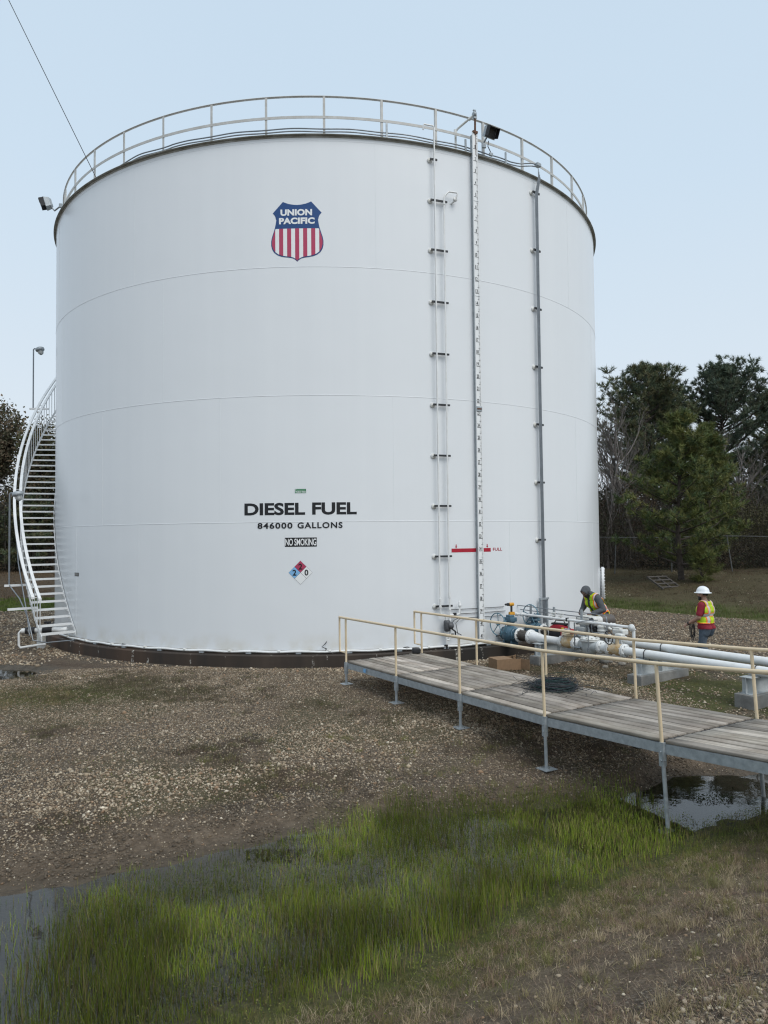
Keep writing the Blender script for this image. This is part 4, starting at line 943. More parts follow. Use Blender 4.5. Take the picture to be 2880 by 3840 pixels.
for a in (8.6, 22.0, 30.2):
    b = MB(); b.box(T(a, R-0.09, 12.46), (0.045, 0.03, 0.46 if a < 20 else 0.38), tax(a)); b.build('bracket', 'galv', rc)

# ------------------------------------------------------------------ floodlights on the rail
def flood(label, pos, aim, arm):
    t = thing('floodlight', label, 'floodlight', pos, 'floodlights on the roof rail')
    d = V3(aim).normalized(); x, y, z = frame(d); up = y if y.z > 0 else -y; sx = up.cross(d)
    p = V3(pos); b = MB(); wv, hv = 0.165, 0.14
    sec = lambda t_, s: [p+d*t_+sx*(i*wv*s)+up*(j*hv*s) for i, j in ((-1, -1), (1, -1), (1, 1), (-1, 1))]
    b.rings([sec(-0.16, 0.55), sec(-0.10, 0.85), sec(0.02, 1.0), sec(0.035, 1.0)], True, False); b.build('housing', 'galv', t)
    b = MB(); b.rings([sec(0.036, 0.86), sec(0.042, 0.86)], True, False); b.build('lens', 'floodglass', t)
    b = MB(); a0 = p+d*0.03+up*hv
    b.add([a0-sx*wv, a0+sx*wv, a0+d*0.15+sx*wv*0.9-up*0.03, a0+d*0.15-sx*wv*0.9-up*0.03, a0-sx*wv+up*.008, a0+sx*wv+up*.008, a0+d*0.15+sx*wv*0.9-up*0.022, a0+d*0.15-sx*wv*0.9-up*0.022],
          [(0, 1, 2, 3), (4, 7, 6, 5), (0, 3, 7, 4), (1, 5, 6, 2), (3, 2, 6, 7)])
    for s_ in (-1, 1):
        b.box(p+d*0.10+sx*(wv*0.97*s_)+up*0.015, (0.135, 0.008, hv*1.75), (d, sx, up))
    b.build('visor', 'black', t)
    b = MB(); b.tube([p-d*0.10-up*0.12, p-d*0.16-up*0.24, V3(arm)], 0.022, 8); b.box(V3(arm), (0.10, 0.06, 0.12), None, 0.01); b.build('bracket', 'galv', t)
    return t
fl = flood('dark louvred floodlight on the rail beside the top of the gauge board', T(25.6, R+0.17, 12.84), (0.42, -0.75, -0.40), T(24.7, R+0.10, 12.50))
b = MB(); b.tube([T(25.6, R+0.1, 12.66), T(25.5, R+0.09, 12.52), T(26.1, R+0.06, 12.43), T(26.3, R+0.05, 12.37)], 0.011, 6); b.build('cord', 'dark', fl)
b = MB(); b.box(T(26.3, R+0.05, 12.36), (0.10, 0.06, 0.08), tax(26), 0.01); b.build('junction_box', 'galv', fl)
flood('grey floodlight with black hood jutting out from the left edge of the roof', (-8.33, -4.62, 12.50), (-0.93, -0.22, -0.28), T(-58.5, R+0.06, 12.36))

# guy wire from the rim up out of the picture
b = MB(); b.tube([T(-42.9, R+0.02, 12.26), (-9.9, -6.85, 19.9), (-13.5, -7.0, 27.5)], 0.010, 5); gw = b.build('guy_wire', 'dark'); tag(gw, 'thin dark wire rising from the left roof rim into the sky', 'wire')

# ------------------------------------------------------------------ spiral stair on the left flank
st = thing('spiral_stair', 'white open stair winding up round the left side of the tank', 'staircase', T(-49.73, R+0.45, 0.0))
A0, DA, Z0, DZ, NTR, WO = -49.73, 1.235, 0.155, 0.198, 44, 0.92
for i in range(NTR):
    a = A0-DA*i; z = Z0+DZ*i; X, O_, Z_ = tax(a); b = MB(); ri, ro_ = R+0.02, R+WO
    m = T(a, (ri+ro_)/2, z); ln = ro_-ri; X2 = -X
    b.box(m+X2*0.0, (0.008, ln, 0.046), (X2, O_, Z_))
    for q in (0.05, 0.10, 0.15, 0.20): b.box(m+X2*q+Z_*0.013, (0.005, ln-0.01, 0.022), (X2, O_, Z_))
    b.box(T(a, ri+0.01, z-0.035)+X2*0.05, (0.12, 0.03, 0.07), (X2, O_, Z_))
    b.build('tread', 'white', st)
def helix(r, dz, i0, i1, step=0.25):
    return [T(A0-DA*i, r, Z0+DZ*i+dz) for i in np.arange(i0, i1+1e-6, step)]
def bandmesh(name, r, dz, i0, i1, wd, th, mat='white'):
    b = MB(); rg = []
    for i in np.arange(i0, i1+1e-6, 0.5):
        a = A0-DA*i; X, O_, Z_ = tax(a); c = T(a, r, Z0+DZ*i+dz)
        rg.append([c+O_*(-wd/2)+Z_*(-th/2), c+O_*(wd/2)+Z_*(-th/2), c+O_*(wd/2)+Z_*(th/2), c+O_*(-wd/2)+Z_*(th/2)])
    b.rings(rg, True, False); return b.build(name, mat, st)
bandmesh('stringer', R+WO+0.01, -0.02, -0.4, NTR, 0.012, 0.12)
bandmesh('stringer', R+0.03, -0.02, -0.2, NTR, 0.012, 0.10)
bandmesh('handrail', R+WO+0.03, 0.92, 0.0, NTR, 0.075, 0.06)
bandmesh('handrail', R+WO+0.19, 0.92, 0.3, NTR, 0.075, 0.06)
for i in range(0, NTR):
    a = A0-DA*i; b = MB(); b.box(T(a, R+WO+0.03, Z0+DZ*i+0.46), (0.035, 0.010, 1.02), tax(a)); b.build('baluster', 'white', st)
for i in (0.6, 8, 16, 24, 32):
    a = A0-DA*i; b = MB(); b.tube([T(a, R+WO+0.03, Z0+DZ*i+0.86), T(a, R+WO+0.19, Z0+DZ*i+0.86), T(a, R+WO+0.19, Z0+DZ*i+0.96)], 0.012, 6); b.build('rail_bracket', 'white', st)
def stair_lamp(label, i, r, zb, h):
    a = A0-DA*i; X, O_, Z_ = tax(a); p = T(a, r, zb)
    t = thing('stair_lamp', label, 'lamp', p, 'caged lamps on poles along the stair')
    b = MB(); b.tube([p, p+Z_*h, p+Z_*(h+0.035)+V3((0.03, 0, 0)), p+Z_*(h+0.035)+V3((0.12, 0, 0))], 0.024, 8); b.build('pole', 'conduit', t)
    c = p+Z_*(h+0.03)+V3((0.21, 0, -0.0)); dn = V3((0.28, 0, -1)).normalized()
    b = MB(); b.lathe(c-dn*0.06, dn, [(0, 0.03), (0.01, 0.10), (0.04, 0.145), (0.10, 0.15), (0.125, 0.14), (0.13, 0.10), (0.14, 0.085)], 20); b.build('lamp_housing', 'galv', t)
    b = MB(); b.lathe(c+dn*0.075, dn, [(0, 0.085), (0.05, 0.085), (0.10, 0.07), (0.13, 0.03), (0.135, 0)], 16); gl = b.build('lamp_globe', 'glass', t)
    b = MB(); x, y, z = frame(dn)
    for k in range(6):
        u = x*math.cos(k*PI/3)+y*math.sin(k*PI/3); b.tube([c+dn*0.06+u*0.10, c+dn*0.14+u*0.095, c+dn*0.20+u*0.05, c+dn*0.22], 0.006, 5)
    b.build('cage', 'galv', t)
    b = MB(); q = T(a, R+WO-0.2, zb-0.02); e_ = T(a, r+0.12, zb-0.02); m = (q+e_)/2; b.box(m, (0.05, (e_-q).length, 0.06), (X, O_, Z_)); b.build('arm', 'white', t)
    return p
stair_lamp('caged lamp on the taller grey pole rising above the upper stair', 31.0, R+WO+0.32, 7.22, 2.05)
p2 = stair_lamp('caged lamp on the lower grey pole beside the middle of the stair', 7.2, R+WO+0.42, 1.42, 2.50)
b = MB(); X, O_, Z_ = tax(A0-DA*3.2); b.box(T(A0-DA*3.2, R+WO+0.25, 0.82), (0.05, 0.75, 0.06), (X, O_, Z_)); b.build('arm', 'white', st)
b = MB(); b.tube([p2, T(A0-DA*5.5, R+WO+0.22, 1.05), T(A0-DA*3.2, R+WO+0.14, 0.62), T(A0-DA*2.2, R+WO+0.12, 0.3), T(A0-DA*1.5, R+WO+0.1, 0.0), T(A0-DA*0.8, R+WO-0.2, -0.08), T(A0+2, R+0.2, -0.02)], 0.018, 7)
b.tube([T(A0-DA*14, R+WO+0.16, 3.2), T(A0-DA*9, R+WO+0.14, 2.0), T(A0-DA*4, R+WO+0.12, 0.75), T(A0-DA*2.6, R+WO+0.11, 0.1)], 0.016, 7)
sc3 = b.build('stair_conduit', 'conduit'); tag(sc3, 'grey conduit dropping from the stair lamps to the tank base', 'conduit')
# pipe cluster at the foot of the stair
dp = thing('drain_pipework', 'white drain pipe with black couplings on a stub post below the stair', 'pipe', (-8.2, -5.3, -0.35))
b = MB(); pa = V3((-7.25, -5.85, 0.22)); pb = V3((-8.40, -5.96, 0.21))
b.cyl(pa, pb, 0.066); b.tube([pb+V3((0.1, 0, 0)), pb+V3((-0.02, 0, 0)), pb+V3((-0.07, 0, -0.06)), pb+V3((-0.07, 0, -0.38)), pb+V3((-0.03, 0, -0.45)), pb+V3((0.35, 0.05, -0.40)), pb+V3((0.6, 0.1, -0.38))], 0.032, 10); b.build('pipe', 'pipewhite', dp)
for u, ln, r in ((0.43, 0.24, 0.098), (0.75, 0.11, 0.092), (0.88, 0.07, 0.092)):
    b = MB(); p = pa.lerp(pb, u); d = (pb-pa).normalized(); b.cyl(p-d*ln/2, p+d*ln/2, r, n=18)
    if u < 0.5: b.cyl(p, p+V3((0, 0, 0.2)), 0.03); b.box(p+V3((0, 0, 0.2)), (0.17, 0.05, 0.06))
    b.build('coupling', 'black', dp)
b = MB(); b.cyl((-8.12, -5.35, -0.6), (-8.12, -5.35, 0.10), 0.118, n=24); b.build('stub_post', 'whitedirty', dp)

# ================================================================== the timber walkway
HD, LW, WW = 0.479, 1.901, 1.863
dr = V3((math.sin(HD), -math.cos(HD), 0)); pe = V3((math.cos(HD), math.sin(HD), 0))
W0 = V3((0.228, -11.328, 0)); DZS = [0.088, 0.104, 0.124, 0.150, 0.242, 0.385, 0.53]
def wp(i, side, dz=0.0):                 # deck line: section index along, 0 near / 1 far edge
    return W0+dr*(LW*i)+pe*(WW*side)+V3((0, 0, float(np.interp(i, range(7), DZS))+dz))
wk = thing('walkway', 'raised grey timber walkway on galvanised legs with cream pipe handrails', 'walkway', wp(0, 0.5) - V3((0, 0, 0.45)))
def leanv(i):
    j = min(max(i, 0), 6); s = (DZS[min(j+1, 6)]-DZS[max(j-1, 0)])/(LW*(min(j+1, 6)-max(j-1, 0)))
    return (V3((0, 0, 1))-dr*s).normalized()
NB = 11
for i in range(6):
    Vp, Fp, Cp, Gp = [], [], [], []
    for k in range(NB):
        s0 = 0.022+(WW-0.044)*k/NB; s1 = 0.022+(WW-0.044)*(k+1)/NB-0.028
        jit = RNG.normal(0, 0.003); off = RNG.uniform(-0.008, 0.008); zt = 0.040+RNG.uniform(-0.003, 0.003)
        A = wp(i, 0)+dr*(0.032+off); B = wp(i+1, 0)-dr*(0.032-off)
        n_ = 6
        rows = []
        for q in range(n_+1):
            c = A.lerp(B, q/n_); wv = 0.003*math.sin(q*1.3+k)
            rows.append([c+pe*s0+V3((0, 0, zt-0.040)), c+pe*s1+V3((0, 0, zt-0.040)), c+pe*(s1)+V3((0, 0, zt-0.004+wv*.3)), c+pe*(s1-0.005)+V3((0, 0, zt+wv*.3)), c+pe*(s0+0.005)+V3((0, 0, zt+wv*.3)), c+pe*s0+V3((0, 0, zt-0.004+wv*.3))])
        o_ = len(Vp); col = np.array([0.385, 0.35, 0.315])*RNG.uniform(0.62, 1.25)*np.array([1, 1, 1-0.05*RNG.random()])
        if RNG.random() < 0.15: col *= 1.4
        for q, r_ in enumerate(rows):
            for j, p in enumerate(r_):
                Vp.append(p); Cp.append(col); Gp.append((q*LW/n_+RNG.integers(0, 1)+k*7.3+i*31, (k+j*0.02)*0.37 if j in (0, 5, 4) else (k+0.35+j*0.01)*0.37, k*3.1))
        for q in range(n_):
            for j in range(6): Fp.append((o_+q*6+j, o_+q*6+(j+1) % 6, o_+(q+1)*6+(j+1) % 6, o_+(q+1)*6+j))
        e0 = o_; e1 = o_+n_*6
        Fp += [(e0+5, e0+2, e0+1, e0), (e0+5, e0+4, e0+3, e0+2), (e1, e1+1, e1+2, e1+5), (e1+2, e1+3, e1+4, e1+5)]
    pn = np_mesh('deck_panel', np.array([tuple(p) for p in Vp]), np.array(Fp), 'wood', np.array(Cp), False, wk, ('grain', np.array(Gp)))
    b = MB()
    for s_, t_ in ((-0.005, 1), (WW-0.035, -1)):
        A = wp(i, 0)+dr*0.03; B = wp(i+1, 0)-dr*0.03; m = (A+B)/2+pe*(s_+0.02); d = (B-A).normalized(); up = pe.cross(d)*-1
        up = V3((0, 0, 1)) if up.z == 0 else (up if up.z > 0 else -up)
        L_ = (B-A).length
        b.box(m+up*-0.062, (L_, 0.006, 0.112), (d, pe, up)); b.box(m+up*-0.009+pe*(0.02*t_), (L_, 0.045, 0.006), (d, pe, up)); b.box(m+up*-0.117+pe*(0.02*t_), (L_, 0.045, 0.006), (d, pe, up))
    for q in (0.02, 0.5, 0.98):
        c = wp(i+q, 0.5, -0.055); b.box(c, (0.045, WW-0.05, 0.075), (dr, pe, V3((0, 0, 1))))
    b.build('frame', 'galv', wk)
for i in range(7):
    b = MB(); b.box(wp(i, 0.5, 0.012), (0.05, WW-0.03, 0.02), (dr, pe, V3((0, 0, 1)))); b.build('seam_strip', 'black', wk)
rail_top = {0: [], 1: []}
for side in (0, 1):
    for i in range(7):
        lv_ = leanv(i); base = wp(i, side); top = base+lv_*0.90; rail_top[side].append(top)
        b = MB(); b.cyl(base+lv_*0.0, top, 0.0215, n=12); b.build('rail_post', 'cream', wk)
        gzv = float(ground_z(base.x, base.y)); ln = base.z-gzv
        foot = base-lv_*(ln/lv_.z)
        b = MB(); sl = min(0.27, ln*0.55)
        b.box(base-lv_*(sl/2-0.012), (0.060, 0.060, sl), (dr, pe, V3((0, 0, 1))))
        for q in (0.35, 0.7):
            c = base-lv_*(sl*q); b.cyl(c-pe*0.045, c+pe*0.045, 0.011, n=6); b.cyl(c-dr*0.036, c+dr*0.036, 0.010, n=6)
        b.cyl(base-lv_*sl*0.9, foot-V3((0, 0, 0.02)), 0.024, n=12); lg = b.build('leg', 'galv', wk)
        b = MB(); b.box(V3((foot.x, foot.y, gzv+0.012)), (0.21, 0.21, 0.008), (dr, pe, V3((0, 0, 1)))); b.build('base_plate', 'galv', lg)
    e0 = rail_top[side][0]; d0 = (rail_top[side][0]-rail_top[side][1]).normalized(); e9 = e0+d0*0.27
    b = MB(); pts = [e9]+rail_top[side]; b.tube(pts, 0.0245, 12); b.sphere(e9, 0.0245, 10); b.build('handrail', 'cream', wk)
    lo_ = wp(0, side)+leanv(0)*0.20
    b = MB(); b.tube([e9, lo_+d0*0.27, lo_], 0.021, 10); b.build('rail_return', 'cream', wk)
b = MB(); c = wp(0.40, 0, -0.055)-pe*0.010; b.box(c, (0.085, 0.003, 0.07), (dr, pe, V3((0, 0, 1)))); b.build('blue_sticker', 'lightblue', wk)

# things lying on or beside it
def coil(name, c, r, hgt, turns, jit, thick, cols, axis=None, squash=1.0, loops_out=0):
    x, y, z = axis if axis else (V3((1, 0, 0)), V3((0, 1, 0)), V3((0, 0, 1)))
    pts = []; rr = r; Vc, Fc, Cc = [], [], []
    P = []; nseg = 22
    ph = RNG.uniform(0, 2*PI, 6)
    for k in range(turns):
        cr2 = r*RNG.uniform(0.30, 1.0); ox, oy = RNG.normal(0, r*jit, 2); hz_ = abs(RNG.normal(0, 1))*hgt*(1.15-cr2/r*0.75)
        tl = RNG.normal(0, 0.10, 2)
        ring = []
        for q in range(nseg+1):
            a = 2*PI*q/nseg+ph[0]; wob = 1+0.06*math.sin(3*a+k)+0.04*math.sin(5*a+2*k)
            px, py = ox+cr2*wob*math.cos(a), oy+cr2*wob*math.sin(a)*squash
            ring.append(c+x*px+y*py+z*(max(thick, hz_+tl[0]*px+tl[1]*py)))
        b = MB(); b.tube(ring, thick, 4, False); o_ = len(Vc); Vc += b.v; Fc += [[i_+o_ for i_ in f] for f in b.f]
        cc = cols[RNG.integers(0, len(cols))]; Cc += [np.array(cc)*RNG.uniform(0.7, 1.3)]*len(b.v)
    for k in range(loops_out):
        a = RNG.uniform(0, 2*PI); st_ = c+x*(r*0.9*math.cos(a))+y*(r*0.9*math.sin(a)*squash)+z*0.02; ring = [st_]
        aa = a
        for q in range(9):
            aa += RNG.normal(0, 0.7); st_ = st_+x*(0.075*math.cos(aa))+y*(0.075*math.sin(aa)); pz_ = max(0.004, 0.02+RNG.normal(0, 0.02)); ring.append(V3((st_.x, st_.y, c.z+pz_)))
        b = MB(); b.tube(ring, thick*0.9, 4, False); o_ = len(Vc); Vc += b.v; Fc += [[i_+o_ for i_ in f] for f in b.f]; Cc += [np.array(cols[0])]*len(b.v)
    return np_mesh(name, np.array(Vc), np.array(Fc), 'wireblk', np.array(Cc), True)
dz_ = 0.185
cc_ = coil('wire_coil', V3((3.55, -14.62, 0.165)), 0.37, 0.085, 120, 0.17, 0.0042, [(0.028, 0.032, 0.038), (0.04, 0.045, 0.055), (0.018, 0.02, 0.022), (0.015, 0.05, 0.045)], (pe, dr, V3((0, 0, 1))), 1.0, 26)
tag(cc_, 'heap of tangled dark wire lying on the timber walkway', 'wire coil')
b = MB(); b.box((1.74, -10.62, 0.19), (0.17, 0.13, 0.12), None, 0.03); lb = b.build('rubber_block', 'black'); tag(lb, 'black rubber block at the tank end of the walkway', 'block')
bx = thing('cardboard_box', 'open brown cardboard box lying on the gravel behind the walkway', 'box', (3.75, -10.3, -0.35))
c = V3((3.80, -10.05, -0.225)); ax = V3((math.cos(0.25), math.sin(0.25), 0)); ay = V3((-ax.y, ax.x, 0)); az_ = V3((0, 0, 1))
b = MB(); th = 0.008
b.box(c-az_*0.12, (0.60, 0.42, th), (ax, ay, az_)); b.box(c+ay*0.206, (0.60, th, 0.24), (ax, ay, az_)); b.box(c-ay*0.206, (0.60, th, 0.24), (ax, ay, az_)); b.box(c-ax*0.296, (th, 0.404, 0.24), (ax, ay, az_))
b.box(c+az_*0.124-ax*0.1, (0.40, 0.42, th), (ax, ay, az_)); b.build('carton', 'card', bx)
for q, an, ofs in ((ax, 0.5, V3((0, 0, 0))),):
    b = MB(); e1 = c+ax*0.30; f1 = (ax*0.45-ay*0.9).normalized(); b.box(e1-ay*0.206+f1*0.11, (0.22, th, 0.23), (f1, f1.cross(az_), az_)); b.build('flap', 'card', bx)
    f2 = (ax*0.75+ay*0.65).normalized(); b = MB(); b.box(e1+ay*0.206+f2*0.11, (0.22, th, 0.235), (f2, f2.cross(az_), az_)); b.build('flap', 'card', bx)
    f3 = (ax*0.9-az_*0.4).normalized(); b = MB(); b.box(e1+az_*0.12+f3*0.05, (0.14, 0.40, th), (f3, ay, f3.cross(ay))); b.build('flap', 'card', bx)
for k, (x, y, s) in enumerate(((6.28, -9.62, 0.15), (6.55, -9.9, 0.09), (5.95, -9.35, 0.08), (6.05, -10.2, 0.07))):
    B_ = ICO*(1+RNG.uniform(-0.18, 0.18, (12, 1)))*np.array([1.15, 0.9, 0.65])*s+np.array([x, y, float(ground_z(x, y))+s*0.3])
    bm = bmesh.new(); vs = [bm.verts.new(p) for p in B_]; [bm.faces.new([vs[i] for i in f]) for f in ICF]
    bmesh.ops.subdivide_edges(bm, edges=bm.edges, cuts=2, use_grid_fill=True, smooth=0.6); me = bpy.data.meshes.new('rock')
    for f in bm.faces: f.smooth = True
    bm.to_mesh(me); bm.free(); o = link('rock', me, 'rock')
    tag(o, ['largest pale round rock on the ground under the white pipes', 'smaller pale rock right beside the largest one', 'small rock on the bare ground between the pipe supports', 'smallest rock in front of the pipe supports'][k], 'rock', 'rocks under the pipelines')

# ================================================================== pipelines and valves
PO = V3((R*0.5, -R*0.8660, 0)); PA = V3((0.5, -0.8660, 0)); PB = V3((0.8660, 0.5, 0)); UZ = V3((0, 0, 1))
PZ = 0.22; FR = (PA, PB, UZ)
def P(s, b_, z=PZ): return PO+PA*s+PB*b_+UZ*z
def flange(parent, s, b_, r, w_=0.03, mat='pipewhite', nb=8, z=PZ, pair=True, name='flange'):
    mb = MB(); n = 32
    if pair: mb.lathe(P(s-w_, b_, z), PA, [(0, r*0.62), (0.002, r), (w_-0.004, r), (w_-0.003, r*0.96), (w_+0.003, r*0.96), (w_+0.004, r), (2*w_-0.002, r), (2*w_, r*0.62)], n)
    else: mb.lathe(P(s-w_/2, b_, z), PA, [(0, r*0.6), (0.002, r*0.97), (0.005, r), (w_-0.005, r), (w_-0.002, r*0.97), (w_, r*0.6)], n)
    h = (w_ if pair else w_/2)+0.028
    for k in range(nb):
        a = 2*PI*(k+0.5)/nb; c = P(s, b_, z)+PB*(r*0.82*math.cos(a))+UZ*(r*0.82*math.sin(a))
        mb.cyl(c-PA*h, c+PA*h, 0.013, n=6)
    return mb.build(name, mat, parent)
RP = 0.085
pl = thing('pipeline', 'front white pipe run with bolted flanges leaving the tank', 'pipeline', P(3.5, -0.5, -0.38), 'white pipelines')
b = MB(); b.lathe(P(-0.10, -0.5), PA, [(0, 0.135), (0.20, 0.135), (0.22, 0.11)], 28); b.build('nozzle', 'white', pl)
b = MB(); b.lathe(P(1.10, -0.5), PA, [(0, 0.135), (0.10, 0.135), (0.36, RP), (0.90, RP)], 28); b.build('reducer', 'pipewhite', pl)
flange(pl, 1.06, -0.5, 0.172, 0.028, nb=10)
flange(pl, 2.05, -0.5, 0.135, 0.032); flange(pl, 2.43, -0.5, 0.135, 0.032); flange(pl, 3.13, -0.5, 0.142, 0.032); flange(pl, 3.36, -0.5, 0.142, 0.032); flange(pl, 3.74, -0.5, 0.140, 0.032)
b = MB(); b.cyl(P(2.45, -0.5), P(2.62, -0.5), 0.09, n=24); b.cyl(P(3.05, -0.5), P(3.34, -0.5), 0.095, n=24); b.build('spool', 'pipewhite', pl)
b = MB(); b.cyl(P(3.74, -0.5), P(13.5, -0.5), RP, n=32); b.build('pipe', 'pipewhite', pl)
plb = thing('pipeline', 'rear white pipe run lying farther from the walkway', 'pipeline', P(3.5, 0.5, -0.38), 'white pipelines')
b = MB(); b.lathe(P(-0.10, 0.5), PA, [(0, 0.135), (0.20, 0.135), (0.22, 0.11)], 28); b.build('nozzle', 'white', plb)
b = MB(); b.lathe(P(0.86, 0.5), PA, [(0, 0.135), (0.10, 0.135), (0.36, RP), (0.7, RP)], 28); b.build('reducer', 'pipewhite', plb)
flange(plb, 0.84, 0.5, 0.172, 0.028, nb=10); flange(plb, 1.65, 0.5, 0.135, 0.032); flange(plb, 2.2, 0.5, 0.135, 0.032); flange(plb, 2.55, 0.5, 0.135, 0.032); flange(plb, 2.95, 0.5, 0.135, 0.032)
b = MB(); b.cyl(P(1.4, 0.5), P(13.5, 0.5), RP, n=32); b.build('pipe', 'pipewhite', plb)
for par, s, b_ in ((pl, 4.27, -0.5), (pl, 6.55, -0.5), (plb, 3.95, 0.5), (plb, 6.3, 0.5)):
    b = MB(); rg = [P(s, b_)+PB*((RP+0.008)*math.cos(a))+UZ*((RP+0.008)*math.sin(a)) for a in np.linspace(-0.15, PI+0.15, 20)]
    b.tube([P(s, b_)+PB*(RP+0.008)-UZ*0.14]+rg+[P(s, b_)-PB*(RP+0.008)-UZ*0.14], 0.0085, 6); b.build('pipe_clamp', 'black', par)
b = MB()
for s, b_, q in ((4.75, -0.5, 2), (3.6, 0.5, 3), (5.05, 0.5, 2), (5.9, 0.5, 2)): pass
def support(label, s, b0, b1, depth, zt, lift):
    t = thing('pipe_support', label, 'support', P(s, (b0+b1)/2, -0.4), 'concrete pipe supports')
    zb = -0.45; m = P(s, (b0+b1)/2, 0)
    b = MB(); b.box(V3((m.x, m.y, (zb+zt)/2)), (depth, b1-b0, zt-zb), FR, 0.012); b.build('concrete_block', 'concrete', t)
    b = MB(); L_ = b1-b0-0.12; zc = (zt+lift)/2; h = lift-zt
    b.box(V3((m.x, m.y, zt+0.006)), (0.20, L_, 0.012), FR); b.box(V3((m.x, m.y, lift-0.006)), (0.22, L_, 0.012), FR); b.box(V3((m.x, m.y, zc)), (0.012, L_, h-0.024), FR)
    for q in (b0+0.12, (b0+b1)/2, b1-0.12):
        b.box(P(s, q, zc), (0.19, 0.010, h-0.024), FR)
    b.build('steel_beam', 'greyvalve', t)
    return t
support('concrete block with grey steel beam below the pipes nearest the tank', 1.45, -0.80, 0.75, 0.30, -0.16, 0.125)
support('long concrete block under the middle of both white pipes', 4.18, -0.78, 0.80, 0.34, -0.19, 0.125)
support('stained concrete block with a steel beam at the right end of the pipes', 6.5, -0.85, 0.85, 0.36, -0.17, 0.125)

def handwheel(name, parent, c, ax, r, tr, mat, spokes=5, hub=0.03):
    x, y, z = frame(ax); b = MB(); c = V3(c)
    b.tube([c+(x*math.cos(a)+y*math.sin(a))*r for a in np.linspace(0, 2*PI, 37)[:-1]], tr, 8, closed=True)
    for k in range(spokes):
        a = 2*PI*k/spokes+0.3; b.tube([c-z*0.02, c+(x*math.cos(a)+y*math.sin(a))*r], tr*0.8, 6)
    b.lathe(c-z*0.05, z, [(0, hub), (0.07, hub), (0.08, hub*0.5)], 12)
    return b.build(name, mat, parent)
def gear_valve(label, s, b_, wheel_s, wz, tall):
    t = thing('gear_valve', label, 'valve', P(s, b_, -0.2), 'blue gear operated valves')
    b = MB(); b.lathe(P(s-0.20, b_), PA, [(0, 0.12), (0.002, 0.165), (0.03, 0.165), (0.035, 0.15), (0.07, 0.175), (0.13, 0.205), (0.20, 0.215), (0.27, 0.205), (0.33, 0.175), (0.365, 0.15), (0.37, 0.165), (0.40, 0.165), (0.402, 0.12)], 36)
    for k in range(10):
        a = 2*PI*k/10; c = P(s, b_)+PB*(0.145*math.cos(a))+UZ*(0.145*math.sin(a)); b.cyl(c-PA*0.24, c+PA*0.24, 0.012, n=6)
    for q in (-0.13, 0.13): b.box(P(s+q, b_, PZ-0.24), (0.06, 0.22, 0.16), FR, 0.01)
    for q in (-0.05, 0.06): b.cyl(P(s+q, b_-0.18, PZ+0.05), P(s+q, b_-0.222, PZ+0.05), 0.02, n=8)
    b.build('body', 'bluevalve', t)
    b = MB()
    if tall:
        b.lathe(P(s, b_, PZ+0.18), UZ, [(0, 0.09), (0.06, 0.09), (0.062, 0.15), (0.09, 0.16), (0.092, 0.13), (0.15, 0.13), (0.152, 0.165), (0.20, 0.165), (0.22, 0.10), (0.225, 0.0)], 28)
        for k in range(8):
            a = 2*PI*k/8; c = P(s, b_, PZ+0.40)+PA*(0.14*math.cos(a))+PB*(0.14*math.sin(a)); b.cyl(c-UZ*0.03, c+UZ*0.015, 0.012, n=6)
        b.cyl(P(s, b_, PZ+0.30), P(s+0.02, b_-0.30, wz), 0.025, n=10)
    else:
        b.lathe(P(s, b_, PZ+0.18), UZ, [(0, 0.09), (0.10, 0.09), (0.102, 0.12), (0.125, 0.12)], 24)
        b.box(P(s, b_, PZ+0.355), (0.26, 0.22, 0.11), FR, 0.02); b.box(P(s+0.02, b_-0.02, PZ+0.435), (0.16, 0.15, 0.07), FR, 0.02)
        b.cyl(P(s, b_, PZ+0.34), P(wheel_s, b_-0.36, wz), 0.022, n=10)
    b.build('gearbox', 'bluevalve', t)
    hw = handwheel('handwheel', t, P(wheel_s, b_-0.36, wz), -PB, 0.27, 0.0125, 'wheelblue', 5)
    b = MB(); b.cyl(P(wheel_s+0.08, b_-0.37, wz-0.26), P(wheel_s+0.08, b_-0.49, wz-0.27), 0.016, n=8); b.build('crank_grip', 'black', hw)
    return t
gear_valve('blue gear valve with a large handwheel nearest the gauge board', 0.36, -0.5, 0.30, 0.475, False)
gear_valve('blue gear valve with a bolted bonnet on the rear pipe', 0.20, 0.5, 0.42, 0.63, True)
def flexjoint(label, s0, s1, b_):
    t = thing('flexible_joint', label, 'pipe joint', P((s0+s1)/2, b_, 0), 'braided joints between valve and pipe')
    b = MB(); pr = [(0, 0.115)]; n = 9
    for k in range(n): u = (k+0.5)/n*(s1-s0); pr += [(u-0.006, 0.122), (u, 0.128), (u+0.006, 0.122)]
    pr.append((s1-s0, 0.115)); b.lathe(P(s0, b_), PA, pr, 32); b.build('braid', 'braid', t)
    flange(t, s0-0.015, b_, 0.172, 0.035, pair=False, nb=10)
flexjoint('short braided steel joint on the front pipe beside the blue valve', 0.70, 0.99, -0.5)
flexjoint('short braided steel joint on the rear pipe', 0.52, 0.78, 0.5)

